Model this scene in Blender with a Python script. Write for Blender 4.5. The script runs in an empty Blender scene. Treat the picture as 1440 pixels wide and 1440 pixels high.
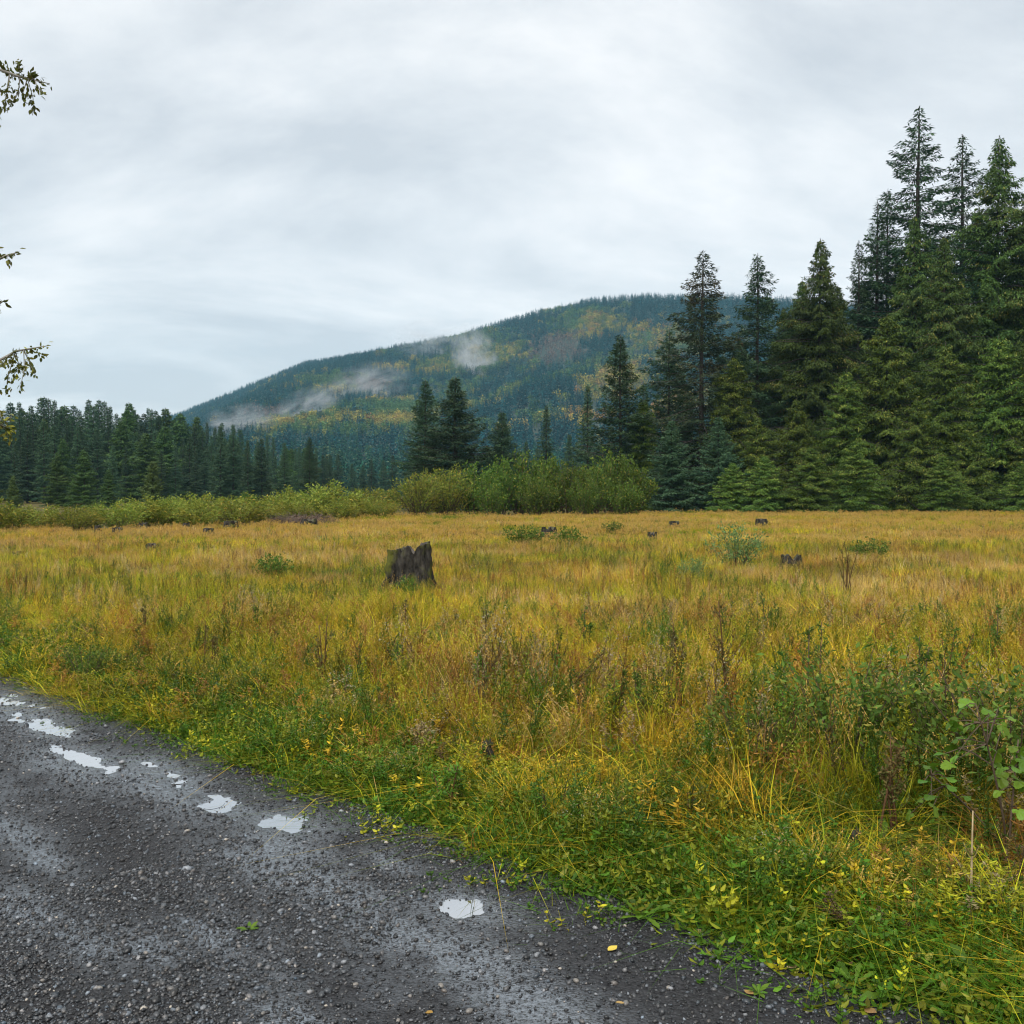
import bpy, math, random
import numpy as np
from mathutils import Vector, Matrix

# ------------------------------------------------------------------ camera, sky, sun, exposure
sc = bpy.context.scene
COL = sc.collection
F = 1413.0                      # focal length in photo pixels (1440 wide)
EYE = 1.70
PITCH = math.radians(-1.135)
cd = bpy.data.cameras.new("camera"); cam = bpy.data.objects.new("camera", cd); COL.objects.link(cam)
cam.location = (0, 0, EYE); cam.rotation_euler = (math.radians(90) + PITCH, 0, 0)
cd.sensor_width = 36.0; cd.lens = 36.0 * F / 1440.0; cd.clip_start = 0.05; cd.clip_end = 20000
sc.camera = cam

SUN_EL, SUN_AZ = math.radians(50), math.radians(200)     # behind the camera, high, veiled by cloud
w = bpy.data.worlds.new("World"); sc.world = w; w.use_nodes = True
nt = w.node_tree; nt.nodes.clear()
def nn(t, kind, **kw):
    n = t.nodes.new(kind)
    for k, v in kw.items(): setattr(n, k, v)
    return n
out = nn(nt, 'ShaderNodeOutputWorld'); bg = nn(nt, 'ShaderNodeBackground'); nt.links.new(bg.outputs[0], out.inputs[0])
sky = nn(nt, 'ShaderNodeTexSky', sky_type='NISHITA', sun_disc=False)
sky.sun_elevation = SUN_EL; sky.sun_rotation = SUN_AZ
tc = nn(nt, 'ShaderNodeTexCoord'); sep = nn(nt, 'ShaderNodeSeparateXYZ'); nt.links.new(tc.outputs['Generated'], sep.inputs[0])
def wmath(op, a, b=None):
    n = nn(nt, 'ShaderNodeMath', operation=op)
    for i, q in enumerate((a, b)):
        if q is None: continue
        if isinstance(q, (int, float)): n.inputs[i].default_value = q
        else: nt.links.new(q, n.inputs[i])
    return n.outputs[0]
zc = wmath('ADD', wmath('ABSOLUTE', sep.outputs[2]), 0.22)
cx = wmath('DIVIDE', sep.outputs[0], zc); cy = wmath('DIVIDE', sep.outputs[1], zc)
cmb = nn(nt, 'ShaderNodeCombineXYZ'); nt.links.new(cx, cmb.inputs[0]); nt.links.new(cy, cmb.inputs[1])
mp = nn(nt, 'ShaderNodeMapping'); nt.links.new(cmb.outputs[0], mp.inputs[0])
mp.inputs['Rotation'].default_value = (0, 0, math.radians(-24)); mp.inputs['Scale'].default_value = (0.80, 1.10, 1); mp.inputs['Location'].default_value = (0.7, 2.3, 0)
n1 = nn(nt, 'ShaderNodeTexNoise'); n1.inputs['Scale'].default_value = 1.15; n1.inputs['Detail'].default_value = 7; n1.inputs['Roughness'].default_value = 0.60; n1.inputs['Distortion'].default_value = 0.35
nt.links.new(mp.outputs[0], n1.inputs['Vector'])
rp = nn(nt, 'ShaderNodeValToRGB'); nt.links.new(n1.outputs[0], rp.inputs[0])
e = rp.color_ramp.elements
SKY = 0.365
e[0].position = 0.39; e[0].color = (0.68 * SKY, 0.72 * SKY, 0.76 * SKY, 1)
e[1].position = 0.61; e[1].color = (1.04 * SKY, 1.045 * SKY, 1.045 * SKY, 1)
m = rp.color_ramp.elements.new(0.5); m.color = (0.85 * SKY, 0.88 * SKY, 0.905 * SKY, 1)
skm = nn(nt, 'ShaderNodeVectorMath', operation='SCALE'); skm.inputs['Scale'].default_value = 0.08; nt.links.new(sky.outputs[0], skm.inputs[0])
mx = nn(nt, 'ShaderNodeMix', data_type='RGBA'); mx.inputs[0].default_value = 0.93
nt.links.new(skm.outputs[0], mx.inputs[6]); nt.links.new(rp.outputs[0], mx.inputs[7]); nt.links.new(mx.outputs[2], bg.inputs[0]); bg.inputs[1].default_value = 1.0

sd = bpy.data.lights.new("sun", 'SUN'); sd.energy = 1.5; sd.angle = math.radians(60); sd.color = (1.0, 0.965, 0.91)
so = bpy.data.objects.new("sun", sd); COL.objects.link(so)
so.rotation_euler = Vector((math.sin(SUN_AZ) * math.cos(SUN_EL), math.cos(SUN_AZ) * math.cos(SUN_EL), math.sin(SUN_EL))).to_track_quat('Z', 'Y').to_euler()

sc.view_settings.view_transform = 'Standard'; sc.view_settings.look = 'None'
sc.view_settings.exposure = 1.5; sc.view_settings.gamma = 1.0; sc.view_settings.use_curve_mapping = False
cy_ = sc.cycles
cy_.max_bounces = 5; cy_.diffuse_bounces = 2; cy_.glossy_bounces = 2; cy_.transmission_bounces = 2; cy_.transparent_max_bounces = 4
cy_.volume_bounces = 0; cy_.volume_step_rate = 3.0; cy_.volume_max_steps = 96
cy_.debug_use_spatial_splits = True; cy_.adaptive_threshold = .015; cy_.use_denoising = True; cy_.denoising_prefilter = 'ACCURATE'; cy_.filter_width = 1.15
cy_.caustics_reflective = False; cy_.caustics_refractive = False

# ------------------------------------------------------------------ helpers
SF, CF = math.sin(PITCH), math.cos(PITCH)
def ray(px, py):
    a, b = (px - 720) / F, (720 - py) / F
    return np.array([a, CF - b * SF, SF + b * CF])
def at(px, py, Y):                       # the point seen at a pixel at depth Y
    d = ray(px, py); return np.array([0, 0, EYE]) + d * (Y / d[1])
def ground_at(px, py, z=0.0):
    d = ray(px, py); k = (z - EYE) / d[2]; return np.array([0, 0, EYE]) + d * k
def project(p):                          # (N,3) -> photo pixels
    q = np.asarray(p) - np.array([0, 0, EYE]); f = q[:, 1] * CF + q[:, 2] * SF; u = -q[:, 1] * SF + q[:, 2] * CF
    return 720 + F * q[:, 0] / f, 720 - F * u / f

def _hash(ix, iy, seed):
    h = (ix.astype(np.int64) * 374761393 + iy.astype(np.int64) * 668265263 + seed * 1442695041) & 0xffffffff
    h = ((h ^ (h >> 13)) * 1274126177) & 0xffffffff
    return ((h ^ (h >> 16)) & 0xffffff) / float(0xffffff)
def vnoise(x, y, seed=0):
    x = np.asarray(x, float); y = np.asarray(y, float)
    ix, iy = np.floor(x), np.floor(y); fx, fy = x - ix, y - iy
    fx = fx * fx * (3 - 2 * fx); fy = fy * fy * (3 - 2 * fy)
    a, b = _hash(ix, iy, seed), _hash(ix + 1, iy, seed); c, d = _hash(ix, iy + 1, seed), _hash(ix + 1, iy + 1, seed)
    return (a + (b - a) * fx) * (1 - fy) + (c + (d - c) * fx) * fy
def fbm(x, y, oct=4, seed=0):
    s = 0; a = 0.5; t = 0
    for o in range(oct):
        s = s + a * vnoise(np.asarray(x) * 2**o + 17.3 * o, np.asarray(y) * 2**o - 9.1 * o, seed + o); t += a; a *= 0.5
    return s / t
def sstep(a, b, x): t = np.clip((x - a) / (b - a), 0, 1); return t * t * (3 - 2 * t)
def lerp(a, b, t): return a + (b - a) * t
def norm(v): return v / np.maximum(np.linalg.norm(v, axis=-1, keepdims=True), 1e-9)

class MB:
    """collects triangles with a random value per piece"""
    def __init__(s): s.v, s.f, s.r, s.n = [], [], [], 0
    def add(s, V, T, R=None):
        V = np.asarray(V, np.float32).reshape(-1, 3); T = np.asarray(T, np.int64).reshape(-1, 3)
        s.v.append(V); s.f.append(T + s.n); s.n += len(V)
        s.r.append(np.zeros(len(T), np.float32) if R is None else np.broadcast_to(np.asarray(R, np.float32), (len(T),)))
        return s
    def mesh(s, name, mat, smooth=False):
        V = np.concatenate(s.v); T = np.concatenate(s.f); R = np.concatenate(s.r)
        return raw_mesh(name, V, T, mat, smooth, {'rnd': R})
def raw_mesh(name, V, T, mat, smooth=False, fattr=None, vattr=None):
    me = bpy.data.meshes.new(name)
    V = np.ascontiguousarray(V, np.float32); T = np.ascontiguousarray(T, np.int32)
    k = T.shape[1]
    me.vertices.add(len(V)); me.vertices.foreach_set('co', V.ravel())
    me.loops.add(T.size); me.loops.foreach_set('vertex_index', T.ravel())
    me.polygons.add(len(T)); me.polygons.foreach_set('loop_start', np.arange(0, T.size, k, dtype=np.int32))
    me.update(calc_edges=True)
    if smooth: me.polygons.foreach_set('use_smooth', np.ones(len(T), bool))
    for n_, a_ in (fattr or {}).items():
        me.attributes.new(n_, 'FLOAT', 'FACE').data.foreach_set('value', np.ascontiguousarray(a_, np.float32))
    for n_, a_ in (vattr or {}).items():
        me.attributes.new(n_, 'FLOAT', 'POINT').data.foreach_set('value', np.ascontiguousarray(a_, np.float32))
    if mat: me.materials.append(mat)
    me.validate()
    return me
def link(name, me, parent=None, loc=None, rot=None, scl=None):
    o = bpy.data.objects.new(name, me); COL.objects.link(o)
    if parent is not None: o.parent = parent
    if loc is not None: o.location = loc
    if rot is not None: o.rotation_euler = rot
    if scl is not None: o.scale = scl if hasattr(scl, '__len__') else (scl,) * 3
    return o
def tag(o, label=None, cat=None, group=None, kind=None):
    if label: o['label'] = label
    if cat: o['category'] = cat
    if group: o['group'] = group
    if kind: o['kind'] = kind
    return o
def empty(name, loc, rz=0, scl=1.0):
    o = bpy.data.objects.new(name, None); COL.objects.link(o); o.empty_display_size = 0.2
    o.location = loc; o.rotation_euler = (0, 0, rz); o.scale = scl if hasattr(scl, '__len__') else (scl,) * 3
    return o

def kites(mb, P, D, S, L, W, rnd=None, fold=0.0, mid=0.42):
    n = len(P); L = np.broadcast_to(L, (n,))[:, None]; W = np.broadcast_to(W, (n,))[:, None]
    N = np.cross(D, S); m_ = P + D * L * mid
    V = np.stack([P, m_ + S * W * .5 + N * W * fold, P + D * L, m_ - S * W * .5 + N * W * fold], 1)
    b = np.arange(n)[:, None] * 4
    T = np.concatenate([b + [0, 1, 2], b + [0, 2, 3]], 1).reshape(-1, 3)
    mb.add(V, T, None if rnd is None else np.repeat(rnd, 2))
def leaves(mb, P, D, S, L, W, rnd=None, fold=.18, droop=.0):
    n = len(P); L = np.broadcast_to(L, (n,))[:, None]; W = np.broadcast_to(W, (n,))[:, None]; N = np.cross(D, S)
    def at_(f, w_, dz): return P + D * L * f + S * W * w_ * .5 + N * W * abs(w_) * fold - N * L * droop * f * f
    V = np.stack([P, at_(.28, 1, 0), at_(.65, .82, 0), at_(1, 0, 0), at_(.65, -.82, 0), at_(.28, -1, 0)], 1)
    T = np.array([[0, 1, 2], [0, 2, 3], [0, 3, 4], [0, 4, 5]])
    mb.add(V, (np.arange(n)[:, None, None] * 6 + T[None]).reshape(-1, 3), None if rnd is None else np.repeat(rnd, 4))
def tube(mb, pts, rad, k=6, rnd=0.0, cap=True):
    pts = np.asarray(pts, float); rad = np.broadcast_to(rad, (len(pts),)); n = len(pts)
    tg = norm(np.gradient(pts, axis=0)); ref = np.array([0.31, 0.12, 0.94]); ref2 = np.array([0.9, 0.3, 0.1])
    V = []
    for i in range(n):
        r0 = ref if abs(tg[i] @ (ref / np.linalg.norm(ref))) < 0.95 else ref2
        a = np.cross(tg[i], r0); a /= np.linalg.norm(a); b = np.cross(tg[i], a)
        th = np.arange(k) * 2 * np.pi / k
        V.append(pts[i] + rad[i] * (np.cos(th)[:, None] * a + np.sin(th)[:, None] * b))
    V = np.concatenate(V + [pts[-1:]])
    T = []
    for i in range(n - 1):
        for j in range(k):
            a, b, c, d = i * k + j, i * k + (j + 1) % k, (i + 1) * k + (j + 1) % k, (i + 1) * k + j
            T += [(a, b, c), (a, c, d)]
    if cap: T += [((n - 1) * k + j, (n - 1) * k + (j + 1) % k, n * k) for j in range(k)]
    mb.add(V, T, rnd)
def blades(mb, base, az, h, w_, bend, rng, levels=(0, .45, 1.0), rnd=None, lean=None):
    n = len(base); h = np.broadcast_to(h, (n,)); w_ = np.broadcast_to(w_, (n,)); bend = np.broadcast_to(bend, (n,))
    dh = np.stack([np.cos(az), np.sin(az), np.zeros(n)], 1); sd_a = az + np.pi / 2 + rng.normal(0, .5, n)
    side = np.stack([np.cos(sd_a), np.sin(sd_a), np.zeros(n)], 1)
    V = []; lv = list(levels); m_ = len(lv)
    for i, t in enumerate(lv):
        c = base + dh * (bend * h * (0.25 * t + 0.75 * t * t))[:, None]
        c[:, 2] += h * (t - 0.42 * np.minimum(bend, 1.6) * t * t)
        if i == m_ - 1: V.append(c)
        else:
            ww = (w_ * (1 - 0.75 * t ** 1.5) * .5)[:, None]; V += [c - side * ww, c + side * ww]
    V = np.stack(V, 1); q = V.shape[1]; T = []
    for i in range(m_ - 2): T += [[2*i, 2*i+1, 2*i+3], [2*i, 2*i+3, 2*i+2]]
    T.append([2*(m_-2), 2*(m_-2)+1, q-1]); T = np.array(T)
    TT = (np.arange(n)[:, None, None] * q + T[None]).reshape(-1, 3)
    mb.add(V, TT, None if rnd is None else np.repeat(rnd, len(T)))

# ------------------------------------------------------------------ materials
def new_mat(name):
    m_ = bpy.data.materials.new(name); m_.use_nodes = True; t = m_.node_tree; t.nodes.clear()
    o = nn(t, 'ShaderNodeOutputMaterial'); return m_, t, o
def mixc(t, fac, a, b, blend='MIX'):
    n = nn(t, 'ShaderNodeMix', data_type='RGBA', blend_type=blend)
    for i, q in ((0, fac), (6, a), (7, b)):
        if isinstance(q, (int, float)): n.inputs[i].default_value = q
        elif isinstance(q, tuple): n.inputs[i].default_value = (*q, 1) if len(q) == 3 else q
        else: t.links.new(q, n.inputs[i])
    return n.outputs[2]
def mth(t, op, a, b=None, c=None):
    n = nn(t, 'ShaderNodeMath', operation=op)
    for i, q in enumerate((a, b, c)):
        if q is None: continue
        if isinstance(q, (int, float)): n.inputs[i].default_value = q
        else: t.links.new(q, n.inputs[i])
    return n.outputs[0]
def attr(t, name, kind='GEOMETRY', o='Fac'):
    n = nn(t, 'ShaderNodeAttribute', attribute_name=name, attribute_type=kind); return n.outputs[o]
def noise(t, scale, detail=4, rough=.55, coord='Object', dist=0.0, stretch=None):
    c = nn(t, 'ShaderNodeTexCoord'); n = nn(t, 'ShaderNodeTexNoise'); v = c.outputs[coord]
    if stretch:
        mm = nn(t, 'ShaderNodeMapping'); mm.inputs['Scale'].default_value = stretch; t.links.new(v, mm.inputs[0]); v = mm.outputs[0]
    t.links.new(v, n.inputs['Vector']); n.inputs['Scale'].default_value = scale; n.inputs['Detail'].default_value = detail
    n.inputs['Roughness'].default_value = rough; n.inputs['Distortion'].default_value = dist
    return n.outputs[0]
def ramp(t, fac, stops):
    r = nn(t, 'ShaderNodeValToRGB'); t.links.new(fac, r.inputs[0]); el = r.color_ramp.elements
    el[0].position, el[0].color = stops[0][0], (*stops[0][1], 1); el[1].position, el[1].color = stops[-1][0], (*stops[-1][1], 1)
    for p_, c_ in stops[1:-1]:
        q = el.new(p_); q.color = (*c_, 1)
    return r.outputs[0]
def leafy(name, color_fn, trans=0.25, rough=0.5, spec=0.4):
    m_, t, o = new_mat(name); col = color_fn(t)
    p_ = nn(t, 'ShaderNodeBsdfPrincipled'); p_.inputs['Roughness'].default_value = rough; p_.inputs['Specular IOR Level'].default_value = spec
    t.links.new(col, p_.inputs['Base Color'])
    if trans > 0:
        tr = nn(t, 'ShaderNodeBsdfTranslucent'); t.links.new(col, tr.inputs[0])
        ms = nn(t, 'ShaderNodeMixShader'); ms.inputs[0].default_value = trans
        t.links.new(p_.outputs[0], ms.inputs[1]); t.links.new(tr.outputs[0], ms.inputs[2]); t.links.new(ms.outputs[0], o.inputs[0])
    else: t.links.new(p_.outputs[0], o.inputs[0])
    return m_
def foliage_mat(name, a, b, c=None, cfac=0.0, patch=None, trans=0.25, rough=0.6, spec=0.10, var=0.35):
    """a..b by the random value of each spray, whole plants vary a little, optional patch colour in drifts"""
    def fn(t):
        r = attr(t, 'rnd'); col = mixc(t, r, a, b)
        if c is not None:
            f = mth(t, 'GREATER_THAN', attr(t, 'rnd'), 1 - cfac); col = mixc(t, f, col, c)
        if patch is not None:
            nz = noise(t, patch[1], 3); f = ramp(t, nz, [(patch[2], (0, 0, 0)), (patch[2] + .12, (1, 1, 1))]); col = mixc(t, mth(t, 'MULTIPLY', f, patch[3]), col, patch[0])
        oi = nn(t, 'ShaderNodeObjectInfo'); hs = nn(t, 'ShaderNodeHueSaturation'); t.links.new(col, hs.inputs['Color'])
        t.links.new(mth(t, 'MULTIPLY_ADD', oi.outputs['Random'], var * 2, 1 - var), hs.inputs['Value'])
        t.links.new(mth(t, 'MULTIPLY_ADD', oi.outputs['Random'], 0.03, 0.485), hs.inputs['Hue'])
        return hs.outputs[0]
    return leafy(name, fn, trans, rough, spec)
def tint_mat(name, head=None, trans=0.3, rough=0.5, spec=0.4, lo=0.62, hi=1.35, patch=False):
    """colour comes with each scattered plant; single blades vary; pieces marked >1.5 are seed heads and fluff painted as glints"""
    def fn(t):
        r = attr(t, 'rnd'); tint = attr(t, 'tint', 'INSTANCER', 'Color')
        k = mth(t, 'MULTIPLY_ADD', mth(t, 'FRACT', r), hi - lo, lo)
        if patch:
            vm = nn(t, 'ShaderNodeVectorMath', operation='MULTIPLY'); t.links.new(tint, vm.inputs[0]); t.links.new(attr(t, 'col', 'GEOMETRY', 'Vector'), vm.inputs[1]); tint = vm.outputs[0]
        v = nn(t, 'ShaderNodeVectorMath', operation='SCALE'); t.links.new(tint, v.inputs[0]); t.links.new(k, v.inputs['Scale']); col = v.outputs[0]
        col = mixc(t, mth(t, 'MULTIPLY', mth(t, 'GREATER_THAN', mth(t, 'FRACT', r), 0.88), 0.22), col, (0.40, 0.29, 0.12))
        if head is not None: col = mixc(t, mth(t, 'GREATER_THAN', r, 1.0), col, head)
        return col
    return leafy(name, fn, trans, rough, spec)
def bark_mat(name, a, b, moss=None, scale=6.0, bump=0.6, zs=.18):
    m_, t, o = new_mat(name)
    nz = noise(t, scale, 6, .65, stretch=(1, 1, zs)); col = mixc(t, ramp(t, nz, [(.35, (0, 0, 0)), (.65, (1, 1, 1))]), a, b)
    if moss:
        f = ramp(t, noise(t, 2.2, 5, .6), [(.48, (0, 0, 0)), (.60, (1, 1, 1))]); col = mixc(t, mth(t, 'MULTIPLY', f, .8), col, moss)
    p_ = nn(t, 'ShaderNodeBsdfPrincipled'); p_.inputs['Roughness'].default_value = .9; p_.inputs['Specular IOR Level'].default_value = .12; t.links.new(col, p_.inputs['Base Color'])
    bp = nn(t, 'ShaderNodeBump'); bp.inputs['Strength'].default_value = bump; bp.inputs['Distance'].default_value = .04; t.links.new(nz, bp.inputs['Height']); t.links.new(bp.outputs[0], p_.inputs['Normal'])
    t.links.new(p_.outputs[0], o.inputs[0]); return m_

M_bark = bark_mat('conifer_bark', (.030, .025, .022), (.085, .072, .062))
M_alderbark = bark_mat('alder_bark', (.16, .15, .13), (.30, .28, .25), (.09, .10, .05), 4)
M_twig = bark_mat('twig_bark', (.06, .045, .03), (.14, .10, .07), None, 20)
M_stump = bark_mat('stump_bark', (.009, .008, .007), (.060, .054, .045), (.10, .105, .018), 11.0, 1.0, .45)
M_stumptop = bark_mat('stump_cut', (.035, .030, .027), (.11, .098, .085), (.09, .10, .025), 14.0, .8)
M_grass = tint_mat('grass_blades', head=(.52, .34, .09), trans=.34, rough=.7, spec=.08, patch=True)
M_forb = tint_mat('forb_leaves', head=(.36, .33, .22), trans=.32, rough=.42, spec=.16, patch=True)  # head colour: pale fluff, also painted in for glints on wet leaves
M_leafwet = foliage_mat('broad_leaves', (.055, .13, .012), (.15, .26, .022), (.30, .22, .04), .06, trans=.32, rough=.4, spec=.25, var=.15)
M_alderleaf = foliage_mat('alder_leaves', (.06, .08, .02), (.16, .15, .03), (.32, .31, .05), .10, trans=.3, rough=.4, var=.2)
M_spruce = foliage_mat('spruce_needles', (.014, .042, .020), (.066, .112, .048), trans=.12, var=.2)
M_spruceb = foliage_mat('spruce_needles_brown', (.020, .038, .020), (.055, .075, .034), patch=((.10, .065, .035), .18, .52, .6), trans=.12, var=.15)
M_olive = foliage_mat('cedar_sprays', (.020, .046, .012), (.100, .150, .034), (.22, .21, .05), .08, patch=((.07, .085, .028), .14, .52, .5), trans=.18, var=.28)
M_hemlock = foliage_mat('hemlock_sprays', (.022, .056, .012), (.150, .215, .036), (.27, .29, .06), .10, trans=.2, var=.32)
M_leftwood = foliage_mat('wood_needles', (.020, .056, .030), (.090, .148, .070), trans=.12, var=.3)
M_bushy = foliage_mat('bushy_conifer_needles', (.025, .062, .018), (.10, .165, .045), trans=.15, var=.2)
M_young = foliage_mat('young_conifer_needles', (.06, .10, .03), (.13, .18, .06), trans=.2, var=.15)
M_willow = foliage_mat('willow_leaves', (.10, .15, .020), (.29, .32, .055), (.42, .32, .06), .08, patch=((.32, .26, .04), .6, .52, .6), trans=.3, var=.22)
M_willowd = foliage_mat('alder_shrub_leaves', (.04, .088, .014), (.15, .22, .036), (.28, .26, .05), .07, trans=.3, var=.2)
M_blue = foliage_mat('pale_bush_leaves', (.08, .15, .045), (.21, .30, .10), trans=.3, var=.1)
M_brush = foliage_mat('bare_brush_twigs', (.10, .075, .06), (.19, .14, .11), trans=.0, var=.1)

# ------------------------------------------------------------------ ground, road, hill
R2 = math.sqrt(.5)
EDGE = 3.05                                  # road edge lies this far off the camera, square to the road
def uv(x, y): return (-x + y) * R2, (x + y) * R2
def xy(u, v): return (-u + v) * R2, (u + v) * R2
def field_h(x, y):
    u, v = uv(x, y)
    bumps = (fbm(np.asarray(x) * .35, np.asarray(y) * .35, 3, 5) - .5) * .22 * sstep(1.5, 8, v - EDGE) + (fbm(np.asarray(x) * 2, np.asarray(y) * 2, 3, 8) - .5) * .07
    side = np.where(v > 0, sstep(EDGE + .0, EDGE + .75, v), sstep(-4.2, -4.8, v))
    return -.10 + side * (.085 + bumps) 
m_, t, o = new_mat('meadow_soil')
p_ = nn(t, 'ShaderNodeBsdfPrincipled'); p_.inputs['Roughness'].default_value = .9
p_.inputs['Specular IOR Level'].default_value = .1
c_ = ramp(t, noise(t, .9, 8, .65), [(.30, (.035, .032, .012)), (.5, (.085, .07, .02)), (.70, (.15, .11, .035))]); t.links.new(c_, p_.inputs['Base Color']); t.links.new(p_.outputs[0], o.inputs[0])
M_soil = m_
def ground_mesh():
    rr = np.concatenate([np.linspace(.5, 20, 90), np.geomspace(20.5, 120, 60), np.geomspace(130, 9000, 40)]); na = 260
    th = np.linspace(0, 2 * np.pi, na, endpoint=False); Rg, A = np.meshgrid(rr, th, indexing='ij')
    X, Y = Rg * np.sin(A), Rg * np.cos(A); Z = field_h(X, Y) * np.where(Rg < 150, 1, 0) + np.where(Rg >= 150, -.05, 0)
    V = np.concatenate([np.stack([X, Y, Z], 2).reshape(-1, 3), [[0, 0, -.1]]]); T = []
    i, j = np.meshgrid(np.arange(len(rr) - 1), np.arange(na), indexing='ij'); j2 = (j + 1) % na
    a, b, c, d = i * na + j, i * na + j2, (i + 1) * na + j2, (i + 1) * na + j
    T = np.concatenate([np.stack([a, c, b], 2).reshape(-1, 3), np.stack([a, d, c], 2).reshape(-1, 3)])
    n0 = len(V) - 1; jj = np.arange(na); T = np.concatenate([T, np.stack([jj, (jj + 1) % na, np.full(na, n0)], 1)[:, ::-1] * 1])
    T[-na:] = T[-na:][:, ::-1]
    return raw_mesh('meadow_ground', V, T, M_soil, True)
g_ = tag(link('meadow_ground', ground_mesh()), kind='structure')

# puddles: photo pixel, extent along the road, across it, turn
PUD = [(212, 1081, .26, .10), (249, 1099, .16, .09), (262, 1117, .20, .09), (317, 1133, .19, .10), (404, 1157, .20, .125), (649, 1273, .115, .085),
       (22, 998, .95, .19), (66, 1024, .50, .12), (120, 1070, .50, .085)]
PW = []
for (px, py, a, b) in PUD:
    q = ground_at(px, py, -.02); PW.append((*uv(q[0], q[1]), a, b))
SHEEN = [(110, 1075, 1.0, .35), (230, 1110, 1.0, .30), (400, 1190, .5, .22), (380, 1215, .6, .25), (470, 1250, .6, .24), (560, 1310, .4, .22), (650, 1345, .45, .22), (745, 1410, .4, .2),
         (40, 1275, .45, .16), (120, 1320, .35, .14), (20, 1165, .6, .15), (290, 1310, .3, .12), (410, 1430, .3, .12), (25, 1000, 1.4, .4), (60, 1200, .4, .12), (560, 1215, .3, .12), (210, 1330, .3, .12)]
SW = []
for (px, py, a, b) in SHEEN:
    q = ground_at(px, py, -.02); SW.append((*uv(q[0], q[1]), a, b))
LEVEL = []
def road_base(u, v):
    z = (fbm(u * .8, v * .8, 3, 21) - .5) * .035 - .02
    z = z - .022 * np.exp(-((v - 1.95) / .28) ** 2) - .014 * np.exp(-((v - .35) / .3) ** 2) - .014 * np.exp(-((v + 1.3) / .3) ** 2)
    z = z - .07 * sstep(EDGE + .1, EDGE + .9, v) - .06 * sstep(-4.3, -4.8, v)
    return z
for (pu, pv, a, b) in PW: LEVEL.append(float(road_base(np.array(pu), np.array(pv))) - .004)
def road_h(u, v, fine=True):
    z = road_base(u, v)
    for (pu, pv, a, b), lv in zip(PW, LEVEL):
        du, dv = (u - pu) / a, (v - pv) / b; wob = (fbm(u * 12, v * 12, 5, 33) - .5) * 1.9
        d = np.sqrt(du * du + dv * dv); k = 1 - sstep(1.7, 3.2, d); d = d + wob
        z = lerp(z, lv + .004, k * .9) - .020 * (1 - sstep(.2, 1.25, d))
    if fine: z = z + (fbm(u * 14, v * 14, 3, 41) - .5) * .010 * (1 - .6 * wetness(u, v))
    return z
def wetness(u, v):
    wv = np.zeros(np.shape(u))
    for (su, sv, a, b) in SW:
        d2 = ((u - su) / a) ** 2 + ((v - sv) / b) ** 2; wv = np.maximum(wv, np.exp(-d2 * 1.1))
    for (su, sv, a, b) in PW:
        d2 = ((u - su) / (a + .2)) ** 2 + ((v - sv) / (b + .12)) ** 2; wv = np.maximum(wv, np.exp(-d2 * .8))
    rut = np.exp(-((v - 1.95) / .30) ** 2) * .5 + np.exp(-((v + .2) / .4) ** 2) * .3 + np.exp(-((v + 1.5) / .4) ** 2) * .3
    wv = np.maximum(wv, rut * sstep(.38, .62, fbm(u * .9, v * 2.2, 3, 51)))
    return np.clip(wv * 1.15 * sstep(.22, .55, fbm(u * 3.2, v * 5.5, 4, 61) + wv * .22), 0, 1)
def graded(a, b, step, far, n):
    core = np.arange(a, b + step * .5, step); g1 = np.geomspace(step * 2, far, n)
    return np.concatenate([a - g1[::-1], core, b + g1])
def road_mesh():
    us = graded(-2.4, 9.6, .021, 90, 44); vs = np.concatenate([np.linspace(-4.8, -3.0, 20), np.arange(-2.97, EDGE + .9, .018)])
    U, Vv = np.meshgrid(us, vs, indexing='ij'); Z = road_h(U, Vv); X, Y = xy(U, Vv); W = wetness(U, Vv)
    n, k = U.shape; i, j = np.meshgrid(np.arange(n - 1), np.arange(k - 1), indexing='ij'); a = i * k + j
    Q = np.stack([a, a + 1, a + k + 1, a + k], 2).reshape(-1, 4)
    return raw_mesh('gravel_road', np.stack([X, Y, Z], 2).reshape(-1, 3), Q, M_road, True, None, {'wet': W.ravel()})
m_, t, o = new_mat('wet_gravel')
p_ = nn(t, 'ShaderNodeBsdfPrincipled'); wet = attr(t, 'wet')
wet = mth(t, 'MULTIPLY', wet, ramp(t, noise(t, 48, 6, .8), [(.34, (.12, .12, .12)), (.60, (1, 1, 1))]))
vor = nn(t, 'ShaderNodeTexVoronoi'); vor.inputs['Scale'].default_value = 85; tcx = nn(t, 'ShaderNodeTexCoord'); t.links.new(tcx.outputs['Object'], vor.inputs['Vector'])
cell = mth(t, 'POWER', vor.outputs['Distance'], .8)
nz = noise(t, 40, 6, .7); nb = noise(t, 1.3, 5, .6)
c0 = mixc(t, ramp(t, nz, [(.35, (0, 0, 0)), (.7, (1, 1, 1))]), (.008, .008, .009), (.036, .036, .038))
sepc = nn(t, 'ShaderNodeSeparateColor'); t.links.new(vor.outputs['Color'], sepc.inputs[0])
c0 = mixc(t, mth(t, 'MULTIPLY', sepc.outputs[0], .6), c0, (.060, .061, .064))
c0 = mixc(t, ramp(t, nb, [(.45, (0, 0, 0)), (.7, (.5, .5, .5))]), c0, (.030, .029, .028))
c0 = mixc(t, mth(t, 'MULTIPLY', wet, .55), c0, (.040, .041, .042))
t.links.new(c0, p_.inputs['Base Color'])
t.links.new(mth(t, 'MULTIPLY_ADD', wet, -.34, .56), p_.inputs['Roughness'])
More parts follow.
